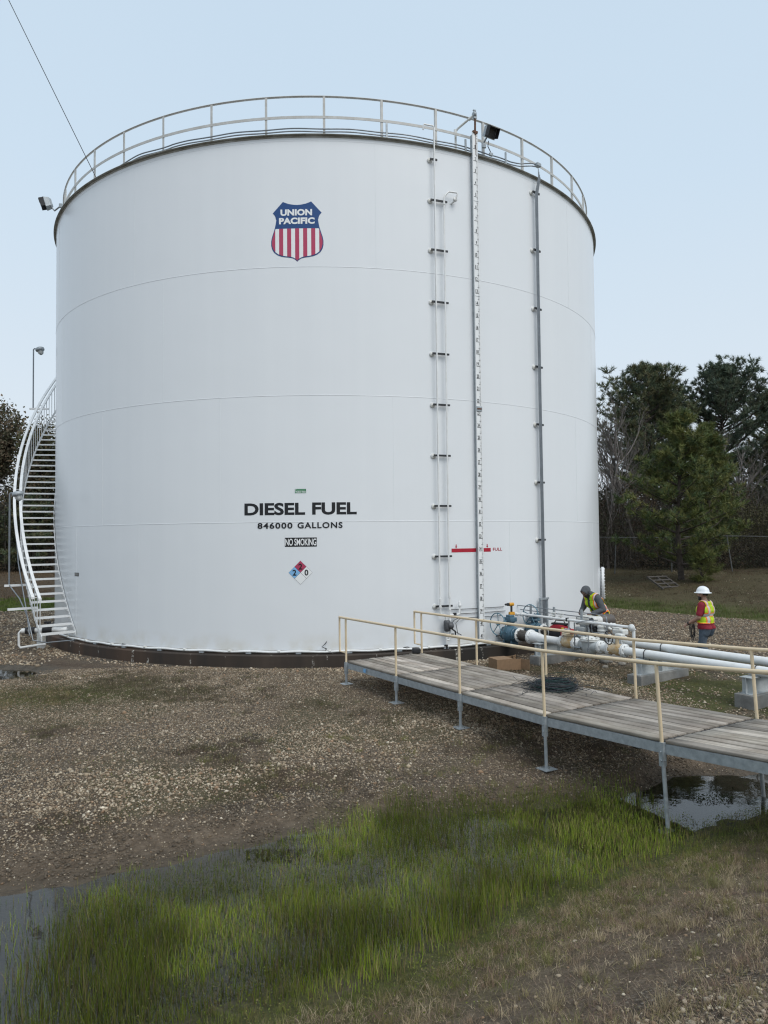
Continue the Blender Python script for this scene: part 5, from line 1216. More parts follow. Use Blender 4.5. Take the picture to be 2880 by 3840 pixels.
# rust stained plug valve with coloured knobs
t = thing('plug_valve', 'white valve stained with rust, yellow cap and red levers on top', 'valve', P(2.24, -0.5, 0))
b = MB(); b.lathe(P(2.06, -0.5), PA, [(0, 0.10), (0.05, 0.115), (0.18, 0.13), (0.31, 0.115), (0.36, 0.10)], 28); b.lathe(P(2.24, -0.5, PZ+0.09), UZ, [(0, 0.10), (0.07, 0.10), (0.08, 0.10)], 24); b.build('body', 'yellowed', t)
b = MB(); b.lathe(P(2.24, -0.5, PZ+0.165), UZ, [(0, 0.15), (0.006, 0.165), (0.028, 0.165), (0.03, 0.14), (0.034, 0.14), (0.036, 0.158), (0.058, 0.158), (0.06, 0.0)], 28); b.build('bonnet', 'yellowed', t)
b = MB(); b.cyl(P(2.05, -0.5, PZ+0.22), P(2.05, -0.5, PZ+0.31), 0.034, n=14); b.cyl(P(2.42, -0.45, PZ+0.22), P(2.42, -0.45, PZ+0.27), 0.025); b.build('cap', 'yellow', t)
b = MB(); b.box(P(2.44, -0.60, PZ+0.275), (0.03, 0.13, 0.10), FR, 0.01); b.box(P(2.50, -0.62, PZ+0.24), (0.13, 0.035, 0.035), FR, 0.01); b.box(P(2.40, -0.58, PZ+0.30), (0.06, 0.04, 0.06), FR, 0.01); b.build('lever', 'red', t)
b = MB(); b.cyl(P(2.13, -0.55, PZ+0.22), P(2.13, -0.55, PZ+0.29), 0.04, n=12); b.cyl(P(2.24, -0.62, PZ+0.25), P(2.24, -0.5, PZ+0.26), 0.035, n=12); b.cyl(P(2.31, -0.5, PZ+0.22), P(2.31, -0.5, PZ+0.30), 0.03, n=12)
b.cyl(P(2.08, -0.45, PZ+0.28), P(2.36, -0.45, PZ+0.28), 0.02, n=8); b.build('fittings', 'galv', t)
# grey globe-type control valve
t = thing('control_valve', 'grey control valve with a round bolted bonnet between white flanges', 'valve', P(2.84, -0.5, 0))
b = MB(); b.lathe(P(2.58, -0.5), PA, [(0, 0.11), (0.02, 0.125), (0.10, 0.15), (0.24, 0.18), (0.36, 0.155), (0.46, 0.125), (0.50, 0.11)], 32)
b.lathe(P(2.84, -0.5, PZ-0.22), UZ, [(0, 0.02), (0.03, 0.11), (0.10, 0.17), (0.20, 0.185), (0.31, 0.19), (0.33, 0.20)], 32); b.build('body', 'greyvalve', t)
b = MB(); b.lathe(P(2.84, -0.5, PZ+0.10), UZ, [(0, 0.19), (0.003, 0.21), (0.03, 0.21), (0.034, 0.20), (0.037, 0.21), (0.06, 0.21), (0.066, 0.17), (0.085, 0.10), (0.10, 0.05), (0.13, 0.045), (0.135, 0)], 36)
for k in range(10):
    a = 2*PI*k/10; c = P(2.84, -0.5, PZ+0.165)+PA*(0.175*math.cos(a))+PB*(0.175*math.sin(a)); b.cyl(c, c+UZ*0.025, 0.02, n=6)
b.build('bonnet', 'whitedirty', t)
b = MB(); b.tube([P(2.60, -0.72, 0.72), P(2.60, -0.72, PZ-0.10), P(2.52, -0.70, PZ-0.14)], 0.013, 6); b.tube([P(2.60, -0.72, PZ-0.04), P(2.72, -0.68, PZ-0.05)], 0.025, 8); b.tube([P(2.98, -0.72, 0.70), P(2.98, -0.72, PZ-0.05)], 0.011, 6); b.cyl(P(2.98, -0.72, PZ-0.10), P(2.98, -0.72, PZ-0.02), 0.028, n=10)
b.tube([P(2.60, -0.72, 0.70), P(2.62, -0.5, 0.73), P(2.64, 0.0, 0.72)], 0.011, 6); b.build('sensing_tubes', 'conduit', t)
# stained butterfly valve with the black handwheel
t = thing('butterfly_valve', 'stained white valve with a black handwheel standing above it', 'valve', P(3.55, -0.5, 0))
b = MB(); b.lathe(P(3.38, -0.5), PA, [(0, 0.11), (0.03, 0.125), (0.05, 0.108), (0.15, 0.105), (0.18, 0.12), (0.30, 0.125), (0.34, 0.11)], 30); b.cyl(P(3.56, -0.5, PZ+0.09), P(3.56, -0.5, PZ+0.26), 0.04, n=14); b.build('body', 'yellowed', t)
b = MB(); b.box(P(3.60, -0.46, PZ+0.29), (0.17, 0.14, 0.09), FR, 0.02); b.cyl(P(3.56, -0.46, PZ+0.26), P(3.50, -0.62, PZ+0.26), 0.018, n=8); b.build('gear_operator', 'whitedirty', t)
handwheel('handwheel', t, P(3.47, -0.66, PZ+0.255), (-PB*0.9-PA*0.25), 0.14, 0.011, 'black', 3, 0.03)
# the machinery on the rear pipe
t = thing('valve_actuator', 'rounded white actuator housing that the bending worker leans over', 'actuator', P(1.95, 0.5, 0.2))
b = MB(); b.box(P(2.0, 0.48, 0.62), (0.58, 0.34, 0.22), FR, 0.085); b.build('housing', 'whitedirty', t)
b = MB(); b.lathe(P(2.24, 0.28, 0.665), -PB, [(0, 0.055), (0.03, 0.055), (0.035, 0.04), (0.036, 0)], 20); b.lathe(P(2.24, 0.28, 0.52), -PB, [(0, 0.07), (0.03, 0.07), (0.036, 0)], 20); b.box(P(1.74, 0.36, 0.60), (0.05, 0.06, 0.18), FR, 0.02); b.build('port', 'black', t)
b = MB(); b.lathe(P(1.9, 0.5, PZ+0.05), UZ, [(0, 0.11), (0.05, 0.11), (0.052, 0.16), (0.08, 0.16), (0.082, 0.12), (0.20, 0.15), (0.23, 0.16), (0.30, 0.16)], 28); b.box(P(1.9, 0.30, 0.42), (0.26, 0.14, 0.12), FR, 0.03); b.build('yoke', 'greyvalve', t)
b = MB(); b.tube([P(1.62, 0.2, 0.62), P(1.60, 0.2, 0.35), P(1.75, 0.15, 0.27), P(2.15, 0.15, 0.28), P(2.22, 0.2, 0.33), P(2.2, 0.2, 0.50)], 0.022, 8); b.lathe(P(1.92, 0.15, 0.27), UZ, [(0, 0.03), (0.05, 0.055), (0.08, 0.05), (0.10, 0.02), (0.14, 0.02), (0.145, 0)], 14); b.build('bypass_tube', 'galv', t)
t = thing('solenoid_stack', 'stacked white control body to the right of the actuator', 'valve', P(2.42, 0.45, 0.2))
b = MB(); b.lathe(P(2.42, 0.42, PZ+0.06), UZ, [(0, 0.07), (0.06, 0.07), (0.062, 0.115), (0.10, 0.115), (0.104, 0.10), (0.13, 0.10), (0.134, 0.12), (0.17, 0.12), (0.174, 0.105), (0.20, 0.105), (0.23, 0.12), (0.26, 0.12), (0.28, 0.07), (0.282, 0)], 28); b.build('body', 'whitedirty', t)
b = MB(); b.box(P(2.40, 0.27, PZ+0.10), (0.12, 0.05, 0.12), FR, 0.01); b.build('switch_box', 'dark', t)
b = MB(); b.box(P(2.2, 0.36, PZ+0.18), (0.10, 0.10, 0.16), FR, 0.02); b.build('switch_box', 'dark', t)
b = MB(); b.tube([P(2.30, 0.22, 0.25), P(2.30, 0.22, 0.40), P(2.50, 0.22, 0.40), P(2.50, 0.22, 0.28)], 0.008, 6); b.tube([P(2.28, 0.28, 0.30), P(2.62, 0.25, 0.31), P(2.66, 0.25, 0.22)], 0.010, 6); b.build('tubing', 'galv', t)
t = thing('electric_motor', 'dark drum shaped motor with a beige end cover behind the actuator', 'motor', P(2.3, 0.85, 0.5))
b = MB(); mc = P(2.14, 0.66, 0.62); md = (PB*0.9+PA*0.25).normalized(); b.lathe(mc, md, [(0, 0.13), (0.02, 0.14), (0.30, 0.14), (0.36, 0.12), (0.38, 0.0)], 28); b.build('drum', 'motor', t)
b = MB(); b.lathe(mc-md*0.02, md, [(0, 0.0), (0.001, 0.11), (0.03, 0.135)], 28); b.build('end_cover', 'beige', t)
t = thing('bypass_pipe', 'small white flanged pipe bend rising behind the black handwheel', 'pipe', P(2.75, 0.35, 0.1))
b = MB(); b.tube([P(2.35, 0.42, 0.56), P(2.62, 0.42, 0.56), P(2.84, 0.42, 0.56), P(2.90, 0.42, 0.54), P(2.92, 0.42, 0.48), P(2.92, 0.46, PZ)], 0.036, 12)
for s in (2.45, 2.53, 2.66, 2.74): b.lathe(P(s, 0.42, 0.56), PA, [(0, 0.04), (0.002, 0.075), (0.024, 0.075), (0.026, 0.04)], 18)
b.build('pipe', 'pipewhite', t)
t = thing('gear_operator', 'small boxy white gear operator with a knob on the rear pipe', 'valve', P(3.15, 0.5, 0.3))
b = MB(); b.box(P(2.95, 0.38, PZ+0.24), (0.30, 0.20, 0.12), FR, 0.03); b.box(P(2.90, 0.36, PZ+0.315), (0.18, 0.12, 0.04), FR, 0.015); b.cyl(P(2.95, 0.45, PZ+0.05), P(2.95, 0.45, PZ+0.2), 0.06, n=16); b.cyl(P(2.78, 0.30, PZ+0.28), P(2.72, 0.26, PZ+0.31), 0.03, n=10); b.build('box', 'whitedirty', t)

# overhead small white line with its conduit rack
t = thing('relief_pipe', 'slim white pipe carried level above the two pipelines', 'pipe', P(3.6, 0, -0.38))
b = MB(); b.tube([P(0.30, 0, 0.655), P(2.0, 0, 0.65), P(3.58, 0, 0.645)], 0.031, 12); b.build('pipe', 'pipewhite', t)
b = MB(); b.tube([P(0.30, 0, 0.655), P(0.05, -0.1, 0.66), P(0.02, -0.2, 0.62), P(0.02, -0.25, PZ+0.1)], 0.028, 10); b.cyl(P(0.22, 0, 0.655), P(0.30, 0, 0.655), 0.05, n=14); b.cyl(P(0.10, -0.06, 0.655), P(0.16, -0.04, 0.655), 0.048, n=14); b.cyl(P(0.26, 0, 0.69), P(0.26, 0, 0.74), 0.02); b.build('branch', 'pipewhite', t)
b = MB(); b.cyl(P(3.60, 0, -0.5), P(3.60, 0, 0.62), 0.033, n=14); b.build('post', 'pipewhite', t)
b = MB(); b.lathe(P(3.58, -0.03, 0.645), -PB, [(0, 0.05), (0.002, 0.078), (0.03, 0.078), (0.034, 0.05), (0.05, 0.045), (0.052, 0)], 20); b.lathe(P(3.60, 0, 0.60), UZ, [(0, 0.034), (0.002, 0.05), (0.02, 0.05), (0.022, 0.034)], 16); b.build('end_flange', 'pipewhite', t)
for s in (1.25, 1.5):
    b = MB(); b.cyl(P(s, 0.05, 0.66), P(s, 0.05, 0.76), 0.02, n=8); b.lathe(P(s, 0.05, 0.70), UZ, [(0, 0.03), (0.003, 0.06), (0.02, 0.06), (0.023, 0.03)], 12); b.cyl(P(s-0.08, 0.05, 0.77), P(s+0.08, 0.05, 0.77), 0.022, n=8); b.build('small_valve', 'whitedirty', t)
b = MB(); b.box(P(1.75, -0.0, 0.655), (0.035, 0.085, 0.085), FR); b.build('pipe_clamp', 'black', t)
t = thing('conduit_rack', 'two bent grey conduits on short struts above the slim white pipe', 'conduit', P(1.5, 0.2, 0.7))
b = MB(); b.tube([P(-0.02, 0.10, 0.86), P(1.2, 0.2, 0.83), P(2.55, 0.25, 0.815), P(2.66, 0.25, 0.79), P(2.69, 0.25, 0.72), P(2.69, 0.25, 0.35)], 0.0115, 7); b.build('conduit', 'conduit', t)
b = MB(); b.tube([P(0.10, 0.10, 0.76), P(1.2, 0.2, 0.735), P(2.15, 0.25, 0.72), P(2.24, 0.25, 0.70), P(2.26, 0.25, 0.62), P(2.26, 0.25, 0.4)], 0.0115, 7); b.build('conduit', 'conduit', t)
for s, z1 in ((0.42, 0.92), (1.20, 0.90), (2.05, 0.90)):
    b = MB(); b.box(P(s, 0.15, (z1+0.60)/2), (0.042, 0.042, z1-0.60), FR); b.box(P(s, 0.07, 0.62), (0.05, 0.18, 0.04), FR); b.build('strut', 'galv', t)
# drill lying on the blue gearbox
t = thing('cordless_drill', 'black and yellow cordless drill standing on the blue valve gearbox', 'drill', P(0.36, -0.5, PZ+0.47))
dc = P(0.34, -0.5, PZ+0.72); dx = V3((-0.96, -0.28, 0)); dy = V3((0.28, -0.96, 0))
b = MB(); b.lathe(dc-dx*0.12, dx, [(0, 0.03), (0.01, 0.042), (0.11, 0.045), (0.13, 0.04)], 16); b.box(dc-dx*0.06-UZ*0.20, (0.13, 0.085, 0.03), (dx, dy, UZ), 0.01); b.build('housing', 'orange', t)
b = MB(); b.lathe(dc+dx*0.01, dx, [(0, 0.04), (0.05, 0.038), (0.06, 0.026), (0.10, 0.026), (0.12, 0.012), (0.125, 0)], 14); b.box(dc-dx*0.055-UZ*0.11, (0.045, 0.045, 0.16), (dx, dy, UZ), 0.012); b.build('grip', 'black', t)
b = MB(); b.box(dc-dx*0.06-UZ*0.235, (0.14, 0.09, 0.05), (dx, dy, UZ), 0.01); b.build('battery', 'orange', t)
# tool bag slung between the pipes on the beam
t = thing('tool_bag', 'red and black tool bag slumped on the pipes beside the blue valves', 'bag', P(0.95, 0.2, 0.12))
bc_ = P(1.36, 0.17, 0.30); bx_ = (PA*0.95+PB*0.25).normalized(); by_ = UZ.cross(bx_)
def loaf(mb, c, L_, Wd, H_, ax3, pw=2.6, n=20, m=9, z0=0.0):
    x, y, z = ax3; rg = []
    for i in range(m):
        u = -1+2*i/(m-1); f = (1-abs(u)**4*0.45)
        rg.append([c+x*(u*L_/2)+y*(Wd/2*f*math.copysign(abs(math.cos(a))**(2/pw), math.cos(a)))+z*(H_/2*f*math.copysign(abs(math.sin(a))**(2/pw), math.sin(a))-abs(u)**2*0.03) for a in [2*PI*k/n for k in range(n)]])
    mb.rings(rg)
b = MB(); loaf(b, bc_, 0.52, 0.26, 0.30, (bx_, by_, UZ)); b.build('bag_body', 'bagblack', t)
b = MB(); loaf(b, bc_+UZ*0.10, 0.50, 0.275, 0.20, (bx_, by_, UZ), 3); b.box(bc_+bx_*0.17-by_*0.135-UZ*0.02, (0.16, 0.03, 0.20), (bx_, by_, UZ), 0.012); b.build('red_panel', 'bagred', t)
b = MB(); b.box(bc_+UZ*0.205, (0.40, 0.15, 0.05), (bx_, by_, UZ), 0.02); b.tube([bc_-bx_*0.15+UZ*0.21, bc_-bx_*0.1+UZ*0.29, bc_+bx_*0.1+UZ*0.29, bc_+bx_*0.15+UZ*0.21], 0.014, 8); b.build('handle', 'black', t)

# ================================================================== the two workers
def figure(prims, vox=0.011, smooth=3):
    """prims: tapered capsules / ellipsoids fused into ONE continuous skin. Each: (bone name, p0, p1, r0, r1, (flat axis, squash))"""
    mb = MB()
    for nm, p0, p1, r0, r1, fl in prims:
        p0, p1 = V3(p0), V3(p1); d = p1-p0; L_ = d.length
        x, y, z = frame(d)
        if fl:
            ax = V3(fl[0]); x = (ax-z*ax.dot(z)).normalized(); y = z.cross(x); sq = fl[1]
        else: sq = 1.0
        rg = []; n = 14
        prof = [(-r0*math.cos(t), r0*math.sin(t)) for t in np.linspace(0.12, PI/2, 5)]+[(L_*q, r0+(r1-r0)*q) for q in (0.33, 0.66)]+[(L_+r1*math.sin(t), r1*math.cos(t)) for t in np.linspace(0, PI/2-0.12, 5)]
        for t, r in prof: rg.append([p0+z*t+x*(math.cos(2*PI*k/n)*r)+y*(math.sin(2*PI*k/n)*r*sq) for k in range(n)])
        mb.rings(rg)
    me = bpy.data.meshes.new('fig'); me.from_pydata(mb.v, [], mb.f); o = bpy.data.objects.new('fig', me); COL.objects.link(o)
    m = o.modifiers.new('r', 'REMESH'); m.mode = 'VOXEL'; m.voxel_size = vox
    s = o.modifiers.new('s', 'SMOOTH'); s.iterations = smooth; s.factor = 0.5
    bpy.context.view_layer.update()
    res = bpy.data.meshes.new_from_object(o.evaluated_get(bpy.context.evaluated_depsgraph_get()))
    bpy.data.objects.remove(o); bpy.data.meshes.remove(me)
    V = np.array([v.co for v in res.vertices]); N_ = np.array([v.normal for v in res.vertices]); F_ = [list(p.vertices) for p in res.polygons]
    bpy.data.meshes.remove(res)
    D = []
    for nm, p0, p1, r0, r1, fl in prims:
        p0, p1 = np.array(p0, float), np.array(p1, float); d = p1-p0; t = np.clip(((V-p0)@d)/(d@d), 0, 1)
        D.append(np.linalg.norm(V-p0-t[:, None]*d, axis=1)-(r0+(r1-r0)*t))
    bone = np.array([p[0] for p in prims])[np.argmin(np.array(D), 0)]
    return V, N_, F_, bone
def submesh(name, V, N_, F_, keep, off, mat, parent, xf, cloth=None):
    fk = [f for f in F_ if all(keep[i] for i in f)]
    us = sorted({i for f in fk for i in f}); mp = {j: k for k, j in enumerate(us)}
    ofs = off[us][:, None] if isinstance(off, np.ndarray) else off
    W_ = V[us]+N_[us]*ofs
    vs = [xf(p) for p in W_]; o_ = root_loc(parent)
    me = bpy.data.meshes.new(name); me.from_pydata([tuple(V3(p)-o_) for p in vs], [], [[mp[i] for i in f] for f in fk])
    me.polygons.foreach_set('use_smooth', [True]*len(fk)); me.update()
    if cloth is not None:
        a = me.attributes.new('cloth', 'FLOAT_VECTOR', 'POINT'); a.data.foreach_set('vector', cloth[us].astype(np.float32).ravel())
    return link(name, me, mat, parent)
def hand_prims(wrist, d, up, side, curl, tag_):
    """palm, four unequal bent fingers and a thumb from the side of the palm. d: towards the fingers, up: back of hand, side: towards the thumb"""
    d, up, side = V3(d).normalized(), V3(up).normalized(), V3(side).normalized(); w_ = V3(wrist); out_ = []
    for k, s in enumerate((-0.024, 0.0, 0.024)): out_.append((tag_, w_+side*(s*0.6), w_+d*0.075+side*s, 0.017, 0.016, (side, 0.8)))
    for k, (s, L_) in enumerate(((0.033, 0.072), (0.011, 0.082), (-0.011, 0.076), (-0.031, 0.060))):
        p = w_+d*0.085+side*s; a = 0.25+curl*(0.8+0.12*k); q1 = p+(d*math.cos(a)-up*math.sin(a))*(L_*0.5); a2 = a+curl*1.1
        q2 = q1+(d*math.cos(a2)-up*math.sin(a2))*(L_*0.35); a3 = a2+curl*0.8; q3 = q2+(d*math.cos(a3)-up*math.sin(a3))*(L_*0.25)
        out_ += [(tag_, p, q1, 0.0105, 0.0098, None), (tag_, q1, q2, 0.0098, 0.009, None), (tag_, q2, q3, 0.009, 0.008, None)]
    p = w_+side*0.030+d*0.02; q1 = p+(side*0.7+d*0.7-up*0.25).normalized()*0.042; q2 = q1+(d*0.9+side*0.2-up*0.3).normalized()*0.034
    out_ += [(tag_, p, q1, 0.0135, 0.0115, None), (tag_, q1, q2, 0.0115, 0.009, None)]
    return out_
def head_prims(c, fwd, up, scale=1.0):
    f, u = V3(fwd).normalized(), V3(up).normalized(); l = u.cross(f); c = V3(c); k = scale
    pr = [('head', c+u*0.03*k-f*0.025*k, c+u*0.03*k+f*0.03*k, 0.088*k, 0.080*k, (u, 0.90)), ('face', c-u*0.065*k+f*0.035*k, c+u*0.03*k+f*0.045*k, 0.052*k, 0.066*k, (l, 1.0)),
          ('nose', c+f*0.108*k+u*0.022*k, c+f*0.124*k-u*0.018*k, 0.010*k, 0.015*k, None), ('brow', c+f*0.098*k+u*0.036*k-l*0.035*k, c+f*0.098*k+u*0.036*k+l*0.035*k, 0.012*k, 0.012*k, None),
          ('chin', c-u*0.100*k+f*0.070*k-l*0.012*k, c-u*0.100*k+f*0.070*k+l*0.012*k, 0.028*k, 0.028*k, None), ('lips', c-u*0.058*k+f*0.097*k-l*0.016*k, c-u*0.058*k+f*0.097*k+l*0.016*k, 0.011*k, 0.011*k, None)]
    for s in (-1, 1):
        e_ = c+l*(0.086*s*k)-f*0.012*k
        pr.append(('ear', e_-u*0.025*k, e_+u*0.018*k-f*0.006*k, 0.013*k, 0.019*k, (f, 0.6)))
        pr.append(('jaw', c-u*0.03*k+l*(0.055*s*k)-f*0.005*k, c-u*0.085*k+l*(0.028*s*k)+f*0.055*k, 0.026*k, 0.026*k, None))
    return pr
def eyes(c, fwd, up, parent, xf, k=1.0):
    f, u = V3(fwd).normalized(), V3(up).normalized(); l = u.cross(f); b = MB()
    for s in (-1, 1):
        q = V3(c)+f*0.092*k+u*0.012*k+l*(0.033*s*k); b.sphere(xf(q), 0.0125*k, 8)
    return b.build('eyes', 'dark', parent)

# ---- worker walking on the far side of the pipes
wx, wy = 8.28, -10.42; wz0 = float(ground_z(wx, wy))
person1 = thing('person', 'person in white hard hat and maroon shirt walking beyond the pipes', 'person', (wx, wy, wz0))
fdir = V3((-0.60, 0.80, 0)).normalized(); ldir = V3((-fdir.y, fdir.x, 0))
xf1 = lambda p: V3((wx, wy, wz0))+fdir*p[0]+ldir*p[1]+UZ*p[2]
E_X, E_Y, E_Z = (1, 0, 0), (0, 1, 0), (0, 0, 1)
pr = [('hip', (-0.01, -0.085, 0.95), (-0.01, 0.085, 0.95), 0.130, 0.130, (E_Z, 0.95)), ('belly', (0.0, -0.06, 1.08), (0.0, 0.06, 1.08), 0.135, 0.135, (E_X, 1.0)),
      ('chest', (-0.005, -0.09, 1.28), (-0.005, 0.09, 1.28), 0.138, 0.138, (E_X, 1.1)), ('chest', (-0.01, -0.12, 1.405), (-0.01, 0.12, 1.405), 0.085, 0.085, None), ('belly', (0, 0, 1.0), (0, 0, 1.3), 0.15, 0.15, (E_Y, 0.85)),
      ('neck', (-0.01, 0, 1.43), (0.015, 0, 1.54), 0.062, 0.056, None), ('neck', (-0.02, -0.10, 1.44), (0.0, 0.0, 1.50), 0.045, 0.05, None), ('neck', (-0.02, 0.10, 1.44), (0.0, 0.0, 1.50), 0.045, 0.05, None)]
hc = (0.045, 0.0, 1.63); pr += head_prims(hc, E_X, E_Z)
pr += [('sleeveL', (-0.01, 0.195, 1.405), (0.01, 0.255, 1.21), 0.070, 0.060, None), ('armL', (0.01, 0.255, 1.21), (0.015, 0.262, 1.14), 0.053, 0.047, None), ('armL', (0.015, 0.262, 1.14), (0.285, 0.25, 0.975), 0.050, 0.030, None)]
pr += hand_prims((0.295, 0.25, 0.97), (0.70, -0.05, -0.55), (0.5, 0.55, 0.55), (0.6, -0.6, 0.4), 0.55, 'handL')
pr += [('sleeveR', (-0.01, -0.195, 1.405), (0.03, -0.255, 1.20), 0.070, 0.060, None), ('armR', (0.03, -0.255, 1.20), (0.04, -0.26, 1.14), 0.053, 0.047, None), ('armR', (0.04, -0.26, 1.14), (0.27, -0.16, 1.02), 0.050, 0.030, None)]
pr += hand_prims((0.28, -0.155, 1.015), (0.75, 0.35, -0.3), (0.2, -0.6, 0.7), (0.3, 0.5, 0.6), 1.0, 'handR')
for s, x1, x2, kx in ((1, -0.02, -0.23, 0.03), (-1, 0.13, 0.20, 0.16)):        # left leg trails, right leg leads
    y_ = 0.10*s
    pr += [('leg', (-0.01, y_, 0.92), (kx, y_+0.005*s, 0.50), 0.102, 0.068, None), ('leg', (kx, y_+0.005*s, 0.50), (x2+0.0, y_, 0.10), 0.068, 0.052, None), ('leg', (-0.06, y_*0.9, 0.88), (-0.03, y_, 0.78), 0.10, 0.09, None),
           ('boot', (x2-0.02, y_, 0.055), (x2+0.15, y_+0.02*s, 0.042), 0.050, 0.042, (E_Y, 0.95)), ('boot', (x2, y_, 0.14), (x2-0.01, y_, 0.06), 0.058, 0.052, None)]
V, N_, F_, bone = figure(pr)
submesh('body', V, N_, F_, np.ones(len(V), bool), 0.0, 'skin', person1, xf1)
isn = lambda *a: np.isin(bone, a)
shirt = isn('belly', 'chest', 'sleeveL', 'sleeveR', 'hip') & (V[:, 2] > 0.86) | (isn('neck') & (V[:, 2] < 1.47)) | (isn('leg') & (V[:, 2] > 0.88))
flare = 0.010+0.018*sstep(1.02, 0.88, V[:, 2])
submesh('shirt', V, N_, F_, shirt, flare, 'shirt', person1, xf1)
submesh('trousers', V, N_, F_, (isn('leg', 'hip') & (V[:, 2] < 0.98)) | (isn('boot') & (V[:, 2] > 0.11)), 0.008+0.010*sstep(0.5, 0.2, V[:, 2]), 'jeans', person1, xf1)
submesh('boots', V, N_, F_, isn('boot'), 0.006, 'boot', person1, xf1)
vest = (isn('belly', 'chest', 'hip') | (isn('neck') & (V[:, 2] < 1.475))) & (V[:, 2] > 0.985) & (np.abs(V[:, 1]) < 0.205) & ~((V[:, 0] > 0.03) & (np.abs(V[:, 1]) < 0.05) & (V[:, 2] > 1.2))
cl = np.stack([V[:, 1], V[:, 2]-0.985, -V[:, 0]], 1)
submesh('vest', V, N_, F_, vest, 0.026+0.012*sstep(1.15, 0.98, V[:, 2]), 'vest1', person1, xf1, cl)
hp = np.array(hc); Hh = V-hp
hair = isn('head', 'ear', 'jaw', 'neck') & (Hh[:, 2] > -0.075) & (Hh[:, 0] < 0.012-0.10*(Hh[:, 2] < -0.01)) & ~isn('ear')
submesh('hair', V, N_, F_, hair, 0.010, 'hair', person1, xf1)
beard = (isn('jaw', 'chin', 'lips', 'face') & (Hh[:, 2] < -0.030) & (Hh[:, 0] > -0.005)) & ~((np.abs(Hh[:, 1]) < 0.018) & (np.abs(Hh[:, 2]+0.058) < 0.006))
submesh('beard', V, N_, F_, beard, 0.008, 'hair', person1, xf1)
eyes(hc, E_X, E_Z, person1, xf1)
b = MB(); h0 = xf1((0.04, 0, 1.672)); hu = (UZ*1.0+fdir*0.0).normalized()
rg = []
for t, r in ((0.0, 0.172), (0.006, 0.168), (0.012, 0.132), (0.05, 0.126), (0.09, 0.112), (0.122, 0.080), (0.138, 0.040), (0.142, 0.005)):
    rg.append([h0+hu*t+fdir*(math.cos(2*PI*k/32)*r*1.10)+ldir*(math.sin(2*PI*k/32)*r*0.94) for k in range(32)])
b.rings(rg, False); b.rings([[p-hu*0.004 for p in rg[0]], [h0+hu*0.01+(p-rg[2][0]*0+V3((0, 0, 0)))-h0-hu*0.012 if False else p-hu*0.006 for p in rg[2]]], False)
b.rings([rg[0], [p-hu*0.004 for p in rg[0]]], False)
b.tube([h0+hu*(0.012+0.13*math.sin(t))+fdir*(0.142*math.cos(t)) for t in np.linspace(0.1, PI-0.1, 14)], 0.012, 6); b.build('hard_hat', 'helmet', person1)
b = MB(); wc = xf1((0.262, 0.25, 0.99)); wd = (xf1((0.285, 0.25, 0.975))-xf1((0.015, 0.262, 1.14))).normalized()
b.lathe(wc-wd*0.016, wd, [(0, 0.034), (0.003, 0.039), (0.029, 0.039), (0.032, 0.034)], 18); b.sphere(wc+ldir*0.03+UZ*0.02, 0.018, 8); b.build('watch', 'black', person1)
# wire bundle hanging from his right hand
hk = xf1((0.36, -0.12, 0.96))
wc2 = coil('wire_bundle', hk-UZ*0.20, 0.10, 0.025, 18, 0.25, 0.003, [(0.02, 0.02, 0.022), (0.05, 0.05, 0.055), (0.10, 0.10, 0.10)], (fdir*0.5+ldir*0.3, UZ, (fdir*0.4-ldir*0.8)), 2.3)
tag(wc2, 'loops of dark wire hanging from the hand of the walking worker', 'wire coil')

# ---- worker in a hood bending over the actuator, standing on a small concrete step
bx0 = P(1.72, 1.02, 0)
stp = MB(); stp.box(V3((bx0.x+0.12, bx0.y, -0.33)), (0.8, 0.7, 0.22), FR, 0.01); so_ = stp.build('step_block', 'concrete'); tag(so_, 'low concrete block the hooded worker stands on', 'block')
person2 = thing('person', 'person in grey hood and lime vest with orange bands bending over a white actuator', 'person', (bx0.x, bx0.y, -0.22))
f2 = V3((-0.93, -0.36, 0)).normalized(); l2_ = V3((-f2.y, f2.x, 0))
xf2 = lambda p: V3((bx0.x+0.10, bx0.y, -0.22))+f2*p[0]+l2_*p[1]+UZ*p[2]
pr = [('hip', (-0.03, -0.085, 0.95), (-0.03, 0.085, 0.95), 0.130, 0.130, (E_Z, 0.95)), ('belly', (0.03, -0.06, 1.07), (0.03, 0.06, 1.07), 0.138, 0.138, None), ('belly', (-0.02, 0, 0.98), (0.15, 0, 1.24), 0.155, 0.155, (E_Y, 0.88)),
      ('chest', (0.15, -0.09, 1.23), (0.15, 0.09, 1.23), 0.142, 0.142, None), ('chest', (0.215, -0.12, 1.345), (0.215, 0.12, 1.345), 0.090, 0.090, None),
      ('neck', (0.22, 0, 1.36), (0.33, 0, 1.43), 0.066, 0.06, None), ('neck', (0.20, -0.10, 1.38), (0.27, 0, 1.42), 0.05, 0.055, None), ('neck', (0.20, 0.10, 1.38), (0.27, 0, 1.42), 0.05, 0.055, None)]
hc2 = (0.395, 0.0, 1.485); hf = (0.72, 0.0, -0.69); hu2 = (0.69, 0, 0.72)
pr += head_prims(hc2, hf, hu2)
pr += [('sleeveL', (0.21, 0.20, 1.335), (0.135, 0.30, 1.07), 0.072, 0.060, None), ('sleeveL', (0.135, 0.30, 1.07), (0.37, 0.20, 0.985), 0.057, 0.040, None)]
pr += hand_prims((0.39, 0.19, 0.98), (0.85, -0.25, -0.25), (0.2, 0.4, 0.9), (0.2, -0.8, 0.3), 0.85, 'handL')
pr += [('sleeveR', (0.21, -0.20, 1.335), (0.22, -0.30, 1.09), 0.072, 0.060, None), ('sleeveR', (0.22, -0.30, 1.09), (0.43, -0.15, 1.01), 0.057, 0.040, None)]
